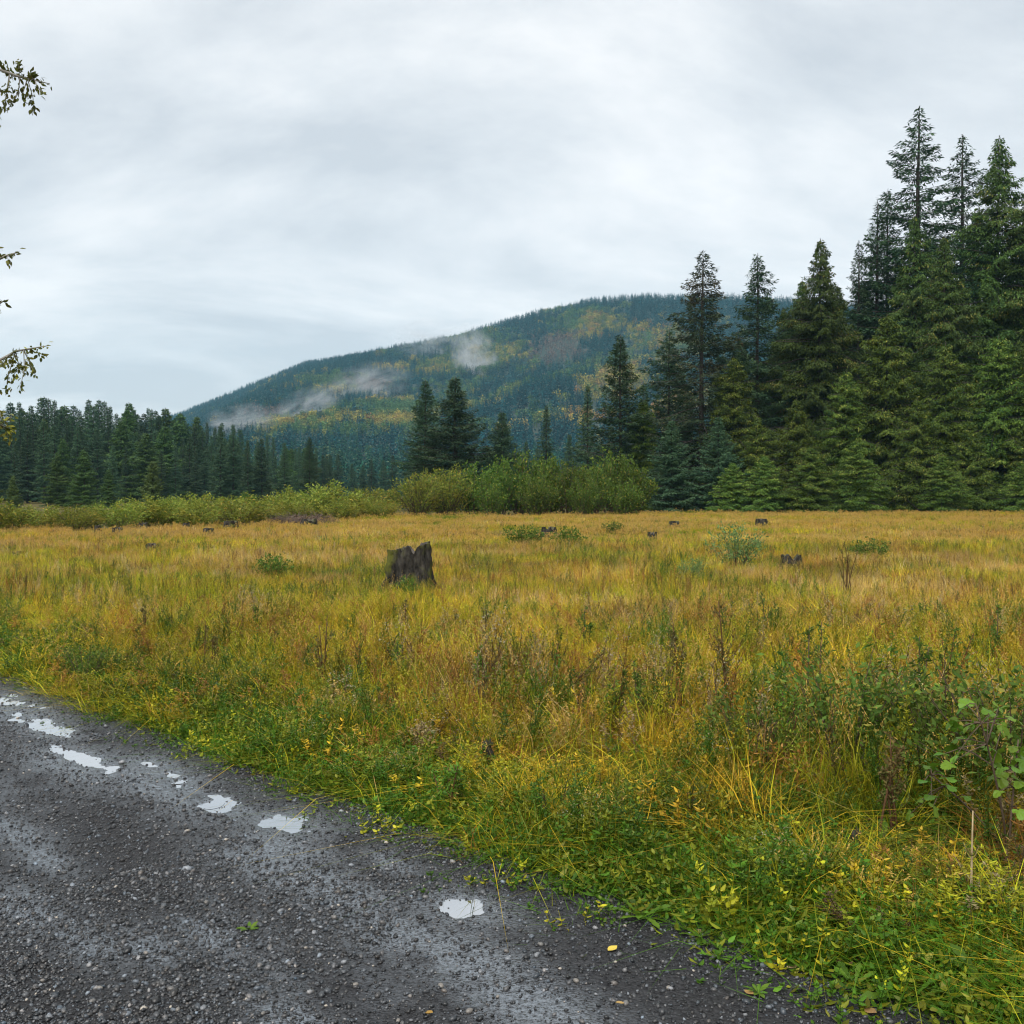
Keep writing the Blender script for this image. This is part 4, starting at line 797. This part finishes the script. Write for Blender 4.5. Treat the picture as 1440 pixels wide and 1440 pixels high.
# ------------------------------------------------------------------ alder reaching in over the road
def leaf_mesh(name, outline, mat, fold=.12, curl=.1, rnd=0.5):
    """outline: half-width along the length; a folded, slightly curled leaf blade one unit long"""
    n = len(outline); xs = np.linspace(0, 1, n); w_ = np.array(outline); z = -curl * xs ** 2
    V = np.concatenate([np.stack([xs, 0 * xs, z], 1), np.stack([xs, w_, z + fold * w_], 1), np.stack([xs, -w_, z + fold * w_], 1)]); T = []
    for i in range(n - 1): T += [(i, i + 1, n + i + 1), (i, n + i + 1, n + i), (i, 2 * n + i + 1, i + 1), (i, 2 * n + i, 2 * n + i + 1)]
    return raw_mesh(name, V, np.array(T), mat, False, {'rnd': np.full(len(T), rnd)})
def frame_to(D, rng, roll=.6):
    D = D / np.linalg.norm(D); q = Vector(D).to_track_quat('X', 'Z'); return (q @ Matrix.Rotation(rng.normal(0, roll), 4, 'X').to_quaternion()).to_euler()
def alder():
    rng = np.random.default_rng(5); base = np.array([-7.45, 12.2, float(field_h(-7.45, 12.2)) - .05]); root = empty('alder_tree', base); tk, fo = MB(), MB()
    axis = np.array([[0, 0, 0], [.05, .02, 1.5], [.02, .1, 3], [.12, .05, 4.6], [.05, 0, 6.2], [-.1, .05, 7.6], [-.05, .1, 9.2]]); tube(tk, axis, [.15, .125, .11, .09, .07, .05, .015], 9, .4)
    def on(z): return np.array([np.interp(z, axis[:, 2], axis[:, 0]), np.interp(z, axis[:, 2], axis[:, 1]), z])
    lm = [leaf_mesh('leaf', [.02, .17, .25, .27, .22, .12, .0], M_alderleaf, .15, .12, r) for r in (.1, .35, .6, .8, .97)]
    V3 = lambda px, py, Y: at(px, py, Y) - base
    limbs = [  # (height on trunk, depth, main tip px, twigs as (start fraction, tip px), leaves per twig, yellow)
      (5.9, 11.9, [(-30, 88), (28, 108), (70, 118)], [(.80, (46, 162)), (.74, (12, 152)), (.70, (26, 86)), (.86, (62, 132)), (.62, (4, 92)), (.6, (-6, 175)), (.76, (34, 140)), (.72, (10, 100)), (.84, (48, 104)), (.66, (0, 128))], 9, 0),
      (4.3, 11.8, [(-20, 372), (8, 360), (27, 354)], [(.8, (12, 372)), (.7, (0, 348))], 5, 0),
      (3.9, 12.1, [(-25, 440), (-8, 432), (7, 422)], [(.7, (-4, 445))], 4, 0),
      (3.1, 11.7, [(-25, 520), (22, 494), (68, 486)], [(.75, (28, 548)), (.7, (8, 556)), (.82, (50, 528)), (.66, (36, 520)), (.88, (60, 498)), (.6, (2, 512)), (.72, (18, 530))], 9, .25),
      (2.4, 11.9, [(-30, 590), (-4, 596), (16, 604)], [(.8, (20, 582)), (.75, (8, 618)), (.7, (-2, 572)), (.85, (14, 616))], 6, .8)]  # light on this lowest limb is painted in as yellow leaves
    for (hz, Yd, main, tw, nl, yel) in limbs:
        p0 = on(hz); pts = [p0] + [V3(px, py, Yd + rng.normal(0, .12)) for px, py in main]; pts = np.array(pts); mb = MB()
        ss = np.linspace(0, 3, 13); P_ = np.stack([np.interp(ss, range(4), pts[:, k]) for k in range(3)], 1); tube(mb, P_, np.linspace(.030, .005, 13), 5, .4); segs = [P_[6:]]
        for (f, tp) in tw:
            s0 = P_[int(f * 12)]; e_ = V3(*tp, Yd + rng.normal(0, .25)); md = (s0 + e_) / 2 + rng.normal(0, .03, 3); c = np.array([s0, md, e_]); tube(mb, c, [.007, .005, .003], 4, .4); segs.append(c)
        sm = MB(); b = link('branch', mb.mesh('branch', M_alderbark, True), root)
        for sg in segs:
            L = np.linalg.norm(np.diff(sg, axis=0), axis=1).sum()
            for q in range(int(nl * 1.5)):
                f = rng.uniform(.2, 1) * (len(sg) - 1); i = min(int(f), len(sg) - 2); p_ = sg[i] + (sg[i + 1] - sg[i]) * (f - i); dr = sg[i + 1] - sg[i]
                D = dr / np.linalg.norm(dr) * .7 + rng.normal(0, .55, 3) + np.array([0, 0, -.25]); k = 4 if rng.random() < yel else rng.integers(0, 4)
                link('leaf', lm[k], b, p_ + rng.normal(0, .03, 3), frame_to(D, rng), rng.uniform(.048, .075))
            m_ = int(nl * 1.6); f = rng.uniform(.25, 1, m_) * (len(sg) - 1); i = np.minimum(f.astype(int), len(sg) - 2); c = sg[i] + (sg[i + 1] - sg[i]) * (f - i)[:, None] + rng.normal(0, .012, (m_, 3)); D = norm(rng.normal(0, .6, (m_, 3)) + norm(sg[i + 1] - sg[i]) * .7 - [0, 0, .2]); leaves(sm, c, D, norm(np.cross(D, rng.normal(0, 1, (m_, 3)))), rng.uniform(.04, .07, m_), .028, rng.random(m_) * .9, .15, .1)
        tag(link('small_leaves', sm.mesh('small_leaves', M_alderleaf), b), kind='stuff')
    # the rest of the tree, outside the picture
    for k in range(34):
        z = rng.uniform(2.2, 8.6); a = rng.uniform(math.radians(95), math.radians(300)); L = (9.6 - z) * .30 + .5; p0 = on(z); e_ = p0 + np.array([math.cos(a) * L, math.sin(a) * L, L * .45]); md = (p0 + e_) / 2 + [0, 0, .1]; tube(tk, np.array([p0, md, e_]), [.03, .018, .006], 5, .4)
        m_ = 110; f = rng.uniform(.3, 1.05, m_)[:, None]; c = p0 + (e_ - p0) * f + rng.normal(0, .22, (m_, 3)); D = norm(rng.normal(0, 1, (m_, 3)) + [0, 0, -.3]); px, py = project(c + base); ok = px < -25
        leaves(fo, c[ok], D[ok], norm(np.cross(D[ok], rng.normal(0, 1, (ok.sum(), 3)))), .10, .055, rng.random(ok.sum()), .15, .1)
    link('trunk', tk.mesh('trunk', M_alderbark, True), root); tag(link('crown', fo.mesh('crown', M_alderleaf), root), kind='stuff')
    tag(root, 'roadside alder whose thin leafy branches hang into the sky', 'tree')
alder()

# ------------------------------------------------------------------ single plants in the near grass
M_stalk = bark_mat('dry_stalk', (.06, .03, .015), (.13, .07, .035), None, 30, .2)
M_pale = bark_mat('pale_stalk', (.30, .22, .12), (.45, .36, .22), None, 30, .2)
M_dead = foliage_mat('dry_leaves', (.10, .075, .025), (.24, .19, .06), (.10, .12, .03), .35, trans=.2, var=.1)
def stalk(px, py, top, label, seed, nst=1, fan=.05, side=14, mat=None, ll=.03, gap=.0, lm=None, name='dry_weed', bend=0.0):
    rng = np.random.default_rng(seed); g0 = ground_at(px, py); z0 = float(field_h(g0[0], g0[1])); g0 = ground_at(px, py, z0); h = at(px, top, g0[1])[2] - z0; e_ = empty(name, (g0[0], g0[1], z0 - .02)); mat = mat or M_stalk
    for k in range(nst):
        mb, fo = MB(), MB(); a = rng.random() * 6.28 if bend == 0 else 0; hh = h * (1 if k == 0 else rng.uniform(.65, .97)); off = np.array([rng.normal(0, .03), rng.normal(0, .03), 0]); ln = fan * rng.uniform(.4, 1.2) + bend * (k > 0)
        s = np.linspace(0, 1, 6)[:, None]; c = off + np.array([math.cos(a) * ln * h, math.sin(a) * ln * h, 0]) * s ** 1.6 + np.array([0, 0, hh]) * s; tube(mb, c, np.linspace(.0085, .003, 6) * (.6 + .5 * h), 5, .4)
        for q in range(side):
            f = rng.uniform(.35, .97); p0 = np.array([np.interp(f, s[:, 0], c[:, i]) for i in range(3)]); a2 = rng.random() * 6.28; l2 = hh * (1.12 - f) * rng.uniform(.25, .5); p1 = p0 + np.array([math.cos(a2) * .55, math.sin(a2) * .55, .8]) * l2; tube(mb, np.array([p0, (p0 + p1) / 2 + [0, 0, -.01], p1]), [.002, .0015, .001], 3, .4, False)
            m_ = 9; cc = p0 + (p1 - p0) * rng.uniform(.2, 1, m_)[:, None]; D = norm(rng.normal(0, 1, (m_, 3)) + [0, 0, .3]); leaves(fo, cc, D, norm(np.cross(D, rng.normal(0, 1, (m_, 3)))), ll * rng.uniform(.5, 1.2, m_), ll * .32, rng.random(m_), .15, .2)
        link('stem', mb.mesh('stem', mat, True), e_); link('foliage', fo.mesh('foliage', lm or M_dead), e_)
    return tag(e_, label, 'weed')
stalk(1018, 1032, 842, 'pair of tall brown weed stems with feathery olive tops', 1, 2, .06, 22)
stalk(770, 1010, 900, 'forked brown twiggy weed with one stem bending far outward', 2, 3, .12, 12, bend=.55)
stalk(1394, 1300, 1135, 'single pale straw stalk standing on the lush verge', 3, 1, .02, 3, M_pale, .02)
stalk(455, 985, 862, 'thin dark weed stems by the verge in line with the big stump', 4, 3, .10, 10)
stalk(575, 905, 838, 'dark upright weed in front of the big stump', 5, 2, .08, 12)
stalk(1190, 838, 762, 'clump of dark dry stems beyond the low dark stump', 6, 6, .2, 6)
stalk(680, 1010, 905, 'slender olive weed beside the forked twiggy one', 7, 2, .10, 16, lm=M_leafwet)
stalk(960, 985, 868, 'pale feathery weed beside the tall pair of stems', 8, 3, .12, 18)
stalk(860, 1060, 930, 'bushy olive weed between the forked weed and the tall pair', 9, 4, .16, 18, lm=M_willowd)
stalk(1330, 1010, 880, 'loose olive weed behind the big-leaved bramble', 10, 4, .2, 14, lm=M_willowd)
stalk(1105, 1105, 965, 'dense olive weed with tiny leaves next to the dark green bush', 11, 5, .2, 18, lm=M_leafwet)
stalk(1250, 1180, 1030, 'rust tinged weed leaning over the verge', 12, 4, .2, 14)
stalk(300, 945, 870, 'thin brown weed in the grass near the dark green clump', 13, 3, .1, 9)
stalk(640, 1150, 1062, 'low bushy weed at the road verge', 14, 5, .3, 14, lm=M_leafwet)
stalk(205, 905, 850, 'small brown weed rising from golden grass beyond the green clump', 15, 3, .1, 8)
for (px, py, top, sd, lb) in [(1140, 1010, 868, 21, 'thin leafy sapling just beyond the dense wet-leaved bush'), (905, 1045, 925, 22, 'slim olive sapling near the bushy olive weed'), (1290, 1045, 890, 23, 'slim sapling beside the dark shrub behind the bramble'), (560, 985, 900, 24, 'slim leafy sapling below the big stump'), (820, 930, 850, 25, 'slim sapling alone in the golden grass'), (1090, 905, 830, 26, 'slim sapling in the grass on the near side of the pale bush'), (1400, 960, 850, 27, 'tall slim sapling past the dark shrubs'), (360, 905, 850, 28, 'slim sapling between the road and the big stump')]:
    stalk(px, py, top, lb, sd, 2, .10, 16, M_twig, .035, lm=M_willowd, name='young_sapling')
def stub(px, py, top, wpx, label):
    rng = np.random.default_rng(px); g0 = ground_at(px, py); z0 = float(field_h(g0[0], g0[1])); h = at(px, top, g0[1])[2] - z0; r = wpx / 2 / F * g0[1]; e_ = empty('broken_stub', (g0[0], g0[1], z0 - .03)); mb = MB(); s = np.linspace(0, 1, 7)
    tube(mb, np.stack([.02 * np.sin(s * 5), .01 * s, s * h], 1), r * (1.3 - .5 * s + .12 * np.sin(s * 23)), 9, .3); link('trunk', mb.mesh('trunk', M_stump, True), e_)
    for k in range(5):
        mb = MB(); a = k * 1.3; tube(mb, np.array([[math.cos(a) * r * .5, math.sin(a) * r * .5, h * .93], [math.cos(a) * r * .6, math.sin(a) * r * .6, h * (1.0 + .16 * rng.random())]]), [r * .35, r * .08], 4, .3); link('splinter', mb.mesh('splinter', M_stump), e_)
    return tag(e_, label, 'stub')
stub(688, 1085, 1036, 15, 'short charred stub of a sapling half hidden in the near grass')
stub(1207, 1205, 1160, 9, 'thin dark broken stub above the lush verge')

# big-leaved bramble: every leaf a piece of its own
def palmate(seed, rnd):
    rng = np.random.default_rng(seed); th = np.linspace(-2.75, 2.75, 41); r = .30 + .30 * np.abs(np.cos(th * 1.5)) ** .9 - .05 * (np.arange(41) % 2) + .10 * np.cos(th) + rng.normal(0, .012, 41)
    x, y = r * np.cos(th) + .12, r * np.sin(th); z = -.40 * (x * x + y * y) + .10 * np.abs(np.sin(th * 1.15)) ** 2 + .04 * np.sin(th * 5)
    V = np.concatenate([[[0, 0, .03]], np.stack([x, y, z], 1), np.stack([x * .5, y * .5, z * .25 + .03 * np.cos(th * 5)], 1)]); T = []
    for i in range(40): T += [(0, 42 + i, 43 + i), (42 + i, 1 + i, 2 + i), (42 + i, 2 + i, 43 + i)]
    return raw_mesh('leaf', V, np.array(T), M_leafwet, True, {'rnd': np.full(len(T), rnd)})
PL = [palmate(i, r) for i, r in enumerate((.2, .5, .7, .9))]
def bramble(label, stems, base_px, seed, size):
    rng = np.random.default_rng(seed); z0 = 0.0; g0 = ground_at(*base_px); z0 = float(field_h(g0[0], g0[1])); g0 = ground_at(*base_px, z0); Y = g0[1]; org = np.array([g0[0], Y, z0]); e_ = empty('bramble_plant', org)
    for tip, lv in stems:
        mb = MB(); t3 = at(*tip, Y + rng.uniform(-.15, .15)) - org; s = np.linspace(0, 1, 7)[:, None]; c = t3 * s * [1, 1, 0] + np.array([0, 0, 1]) * t3[2] * s ** .7; tube(mb, c, np.linspace(.006, .003, 7), 5, .4)
        for (lx, ly) in lv:
            for lx, ly in ((lx, ly), (lx + rng.uniform(-26, 26), ly + rng.uniform(-22, 30)), (lx + rng.uniform(-26, 26), ly + rng.uniform(-10, 50))):
             p_ = at(lx, ly, Y + rng.uniform(-.22, .18)) - org; k = int(np.argmin(np.linalg.norm(c - p_, axis=1))); tube(mb, np.array([c[k], (c[k] + p_) / 2 + [0, 0, .01], p_]), [.003, .0025, .002], 4, .4, False)
             D = (p_ - c[k]) * [1, 1, .3] + rng.normal(0, .06, 3) + np.array([0, -.04, -.03]); link('leaf', PL[rng.integers(0, 4)], e_, p_, frame_to(D, rng, .6), size * rng.uniform(.7, 1.15))
        link('stem', mb.mesh('stem', M_twig, True), e_)
    return tag(e_, label, 'bramble')
bramble('leggy bramble with large bright green lobed leaves', [((1372, 990), [(1355, 995), (1390, 1003), (1368, 1018), (1408, 1026), (1346, 1040), (1385, 1052), (1420, 1010), (1328, 1060)]), ((1432, 1040), [(1425, 1050), (1440, 1070), (1410, 1080), (1390, 1088), (1432, 1100)]), ((1310, 1090), [(1300, 1098), (1322, 1085), (1335, 1105), (1308, 1075)])], (1418, 1215), 3, .066)
bramble('small bramble with bluish leaves behind the large-leaved one', [((1340, 960), [(1325, 968), (1350, 962), (1362, 975), (1338, 985)]), ((1310, 975), [(1300, 980), (1318, 968), (1290, 992)])], (1330, 1085), 4, .045)

# rosette weeds on the verge
TL = [leaf_mesh('leaf', [.015, .03, .025, .06, .04, .085, .06, .11, .08, .12, .07, .0], M_leafwet, .25, c, r) for c, r in ((.25, .1), (.4, .35), (.15, .6), (.5, .8))] + [leaf_mesh('leaf', [.015, .03, .08, .15, .17, .15, .09, .0], M_leafwet, .2, c, r) for c, r in ((.3, .4), (.2, .65))]
RG = 'rosette weeds along the road verge'
wr = np.random.default_rng(8)
for i, (px, py, sz) in enumerate([(985, 1322, .08), (1008, 1352, .06), (1096, 1318, .12), (1182, 1300, .17), (1242, 1322, .19), (1132, 1368, .08), (1072, 1258, .15), (1302, 1280, .18), (1332, 1350, .19), (1392, 1402, .17), (1282, 1408, .17), (1202, 1388, .10), (902, 1296, .12), (862, 1212, .13), (962, 1200, .14), (1152, 1262, .16), (1402, 1330, .19), (1240, 1196, .16), (1352, 1222, .17), (1424, 1262, .18), (742, 1218, .10), (660, 1182, .10), (560, 1128, .10), (1066, 1400, .05), (350, 1307, .05), (1050, 1300, .14), (800, 1250, .09), (460, 1080, .11)]):
    g0 = ground_at(px, py, -.03); u_, v_ = uv(g0[0], g0[1]); zz_ = max(float(field_h(g0[0], g0[1])), float(road_h(np.array(u_), np.array(v_), False)) if v_ < EDGE + .6 else -1); e_ = empty('rosette_weed', (g0[0], g0[1], zz_)); n = int(wr.integers(8, 13)); br = wr.random() < .35
    for k in range(n):
        a = 6.283 * k / n + wr.normal(0, .25); D = np.array([math.cos(a), math.sin(a), wr.uniform(.25, 1.3)]); link('leaf', TL[wr.integers(4, 6)] if br else TL[wr.integers(0, 4)], e_, (0, 0, 0), frame_to(D, wr, .2), sz * wr.uniform(.7, 1.2))
    tag(e_, 'green rosette weed with long leaves on the road verge' if px > 400 else 'tiny green weed growing out of the gravel road', 'weed', RG)

# pale pebbles and fallen leaves on the road
def pebble_mesh(seed):
    rng = np.random.default_rng(seed); n, k = 6, 10; V = []
    for i in range(1, n):
        ph = math.pi * i / n; th = np.arange(k) * 2 * np.pi / k; r = .5 * math.sin(ph) * (1 + rng.normal(0, .06, k)); V.append(np.stack([r * np.cos(th), r * .72 * np.sin(th), np.full(k, .28 * math.cos(ph))], 1))
    V = np.concatenate(V + [[[0, 0, .28], [0, 0, -.28]]]); T = []
    for i in range(n - 2):
        for j in range(k): a, b, c, d = i * k + j, i * k + (j + 1) % k, (i + 1) * k + (j + 1) % k, (i + 1) * k + j; T += [(a, d, c), (a, c, b)]
    e0 = (n - 1) * k
    for j in range(k): T += [(e0, j, (j + 1) % k), (e0 + 1, (n - 2) * k + (j + 1) % k, (n - 2) * k + j)]
    return raw_mesh('pebble', V, np.array(T), M_pebble, True)
m_, t, o = new_mat('pale_pebble'); p_ = nn(t, 'ShaderNodeBsdfPrincipled'); p_.inputs['Roughness'].default_value = .35; oi = nn(t, 'ShaderNodeObjectInfo'); t.links.new(mixc(t, noise(t, 9, 4), mixc(t, oi.outputs['Random'], (.13, .125, .12), (.33, .29, .24)), (.08, .075, .07)), p_.inputs['Base Color']); t.links.new(p_.outputs[0], o.inputs[0]); M_pebble = m_
PM = [pebble_mesh(i) for i in range(3)]
for i, (px, py) in enumerate([(240, 1392), (250, 1422), (410, 1230), (620, 1385), (500, 1382), (335, 1380), (130, 1410), (205, 1340), (700, 1402), (760, 1330), (880, 1412), (140, 1392), (560, 1428), (430, 1330), (290, 1265), (60, 1380), (90, 1425), (660, 1420), (810, 1380), (940, 1390), (470, 1290), (370, 1425)]):
    g0 = ground_at(px, py, -.02); u_, v_ = uv(g0[0], g0[1]); tag(link('pebble', PM[i % 3], None, (g0[0], g0[1], float(road_h(np.array(u_), np.array(v_))) + .004), (0, 0, i * 1.7), wr.uniform(.016, .030)), 'pale pebble lying on the dark wet gravel road', 'pebble', 'pale pebbles on the gravel road')
M_fallen = foliage_mat('fallen_leaf', (.42, .28, .16), (.50, .33, .06), trans=.15, rough=.35, var=.3)
FL = [leaf_mesh('fallen_leaf', [.02, .2, .3, .33, .28, .15, .0], M_fallen, .18, -.15, r) for r in (.0, .5, 1.)]
for (px, py, k, sz, lb) in [(972, 1313, 0, .055, 'pinkish tan fallen leaf at the weedy road edge'), (1106, 1360, 0, .045, 'tan fallen leaf lying among the verge rosettes'), (598, 1420, 2, .035, 'yellow fallen leaf on the bare gravel'), (1060, 1400, 1, .04, 'yellow-brown fallen leaf where the gravel meets the verge'), (855, 1340, 2, .05, 'yellow fallen leaf beside the creeping verge grass'), (878, 1413, 1, .035, 'small ochre fallen leaf on the gravel below the verge'), (1215, 1420, 1, .05, 'ochre fallen leaf under the outermost verge weeds')]:
    g0 = ground_at(px, py, -.02); u_, v_ = uv(g0[0], g0[1]); tag(link('fallen_leaf', FL[k], None, (g0[0], g0[1], max(float(road_h(np.array(u_), np.array(v_))), float(field_h(g0[0], g0[1]))) + .008), (wr.normal(0, .1), wr.normal(0, .1), wr.random() * 6.28), sz), lb, 'leaf')

# ------------------------------------------------------------------ haze and drifting mist
bm_v = np.array([(x, y, z) for x in (-1900, 1900) for y in (-300, 2700) for z in (-3, 380)], float)
bm_f = np.array([(0, 1, 3, 2), (4, 6, 7, 5), (0, 4, 5, 1), (2, 3, 7, 6), (0, 2, 6, 4), (1, 5, 7, 3)])
m_, t, o = new_mat('haze_air'); pv = nn(t, 'ShaderNodeVolumePrincipled'); pv.inputs['Color'].default_value = (.40, .76, .98, 1); pv.inputs['Density'].default_value = .00012; pv.inputs['Anisotropy'].default_value = 0; t.links.new(pv.outputs[0], o.inputs['Volume'])
tag(link('haze', raw_mesh('haze', bm_v, bm_f, m_)), 'thin blue-grey damp air between the meadow and the hill', 'haze', kind='stuff')
def hill_hit(px, py):
    d = ray(px, py); Y = np.arange(570, 2500, 4.0); P_ = np.array([0, 0, EYE]) + d[None] * (Y / d[1])[:, None]; k = np.argmax(P_[:, 2] < hill_h(P_[:, 0], P_[:, 1]) + 10); return P_[k]
def mist(px, py, rx, ry, dens, label, seed, tilt=0.0, deep=45):
    c = hill_hit(px, py); Y = c[1]; n, k = 12, 20; V = []
    for i in range(1, n):
        ph = math.pi * i / n; th = np.arange(k) * 2 * np.pi / k; V.append(np.stack([math.sin(ph) * np.cos(th), math.sin(ph) * np.sin(th), np.full(k, math.cos(ph))], 1))
    V = np.concatenate(V + [[[0, 0, 1.], [0, 0, -1.]]]); T = []; e0 = (n - 1) * k
    for i in range(n - 2):
        for j in range(k): a, b, c_, d = i * k + j, i * k + (j + 1) % k, (i + 1) * k + (j + 1) % k, (i + 1) * k + j; T += [(a, d, c_), (a, c_, b)]
    for j in range(k): T += [(e0, j, (j + 1) % k), (e0 + 1, (n - 2) * k + (j + 1) % k, (n - 2) * k + j)]
    m_, t, o = new_mat('mist'); pv = nn(t, 'ShaderNodeVolumePrincipled'); pv.inputs['Color'].default_value = (.93, .96, 1, 1); tcn = nn(t, 'ShaderNodeTexCoord'); ln = nn(t, 'ShaderNodeVectorMath', operation='LENGTH'); t.links.new(tcn.outputs['Object'], ln.inputs[0])
    mp_ = nn(t, 'ShaderNodeMapping'); mp_.inputs['Location'].default_value = (seed * 3.1, seed * 1.7, seed); t.links.new(tcn.outputs['Object'], mp_.inputs[0]); nz = nn(t, 'ShaderNodeTexNoise'); nz.inputs['Scale'].default_value = 2.3; nz.inputs['Detail'].default_value = 4; nz.inputs['Roughness'].default_value = .6; t.links.new(mp_.outputs[0], nz.inputs['Vector'])
    fall = mth(t, 'SUBTRACT', 1.0, ln.outputs['Value']); fall = mth(t, 'MAXIMUM', fall, 0.0); cl = mth(t, 'MAXIMUM', mth(t, 'MULTIPLY_ADD', nz.outputs[0], 6.0, -2.7), 0.0)
    t.links.new(mth(t, 'MULTIPLY', mth(t, 'MULTIPLY', fall, cl), dens), pv.inputs['Density']); t.links.new(pv.outputs[0], o.inputs['Volume'])
    ob = link('mist_wisp', raw_mesh('mist_wisp', V, np.array(T), m_), None, c - np.array([0, deep * .6, -ry / F * Y * .1]), (0, -tilt, 0), (rx / F * Y, deep, ry / F * Y)); return tag(ob, label, 'mist', kind='stuff')
mist(668, 513, 36, 52, .062, 'bright upright wisp of mist rising from the hillside', 1, .25)
mist(608, 487, 62, 34, .024, 'faint thin mist near the ridge of the hill', 2, -.1)
mist(520, 550, 70, 34, .028, 'faint mist drifting low across the hillside', 3, .3)
mist(440, 578, 62, 26, .028, 'slanting shreds of mist behind the dark wood', 4, .45)
mist(350, 600, 60, 26, .030, 'mist pooled in the valley behind the dark wood', 5, .2)
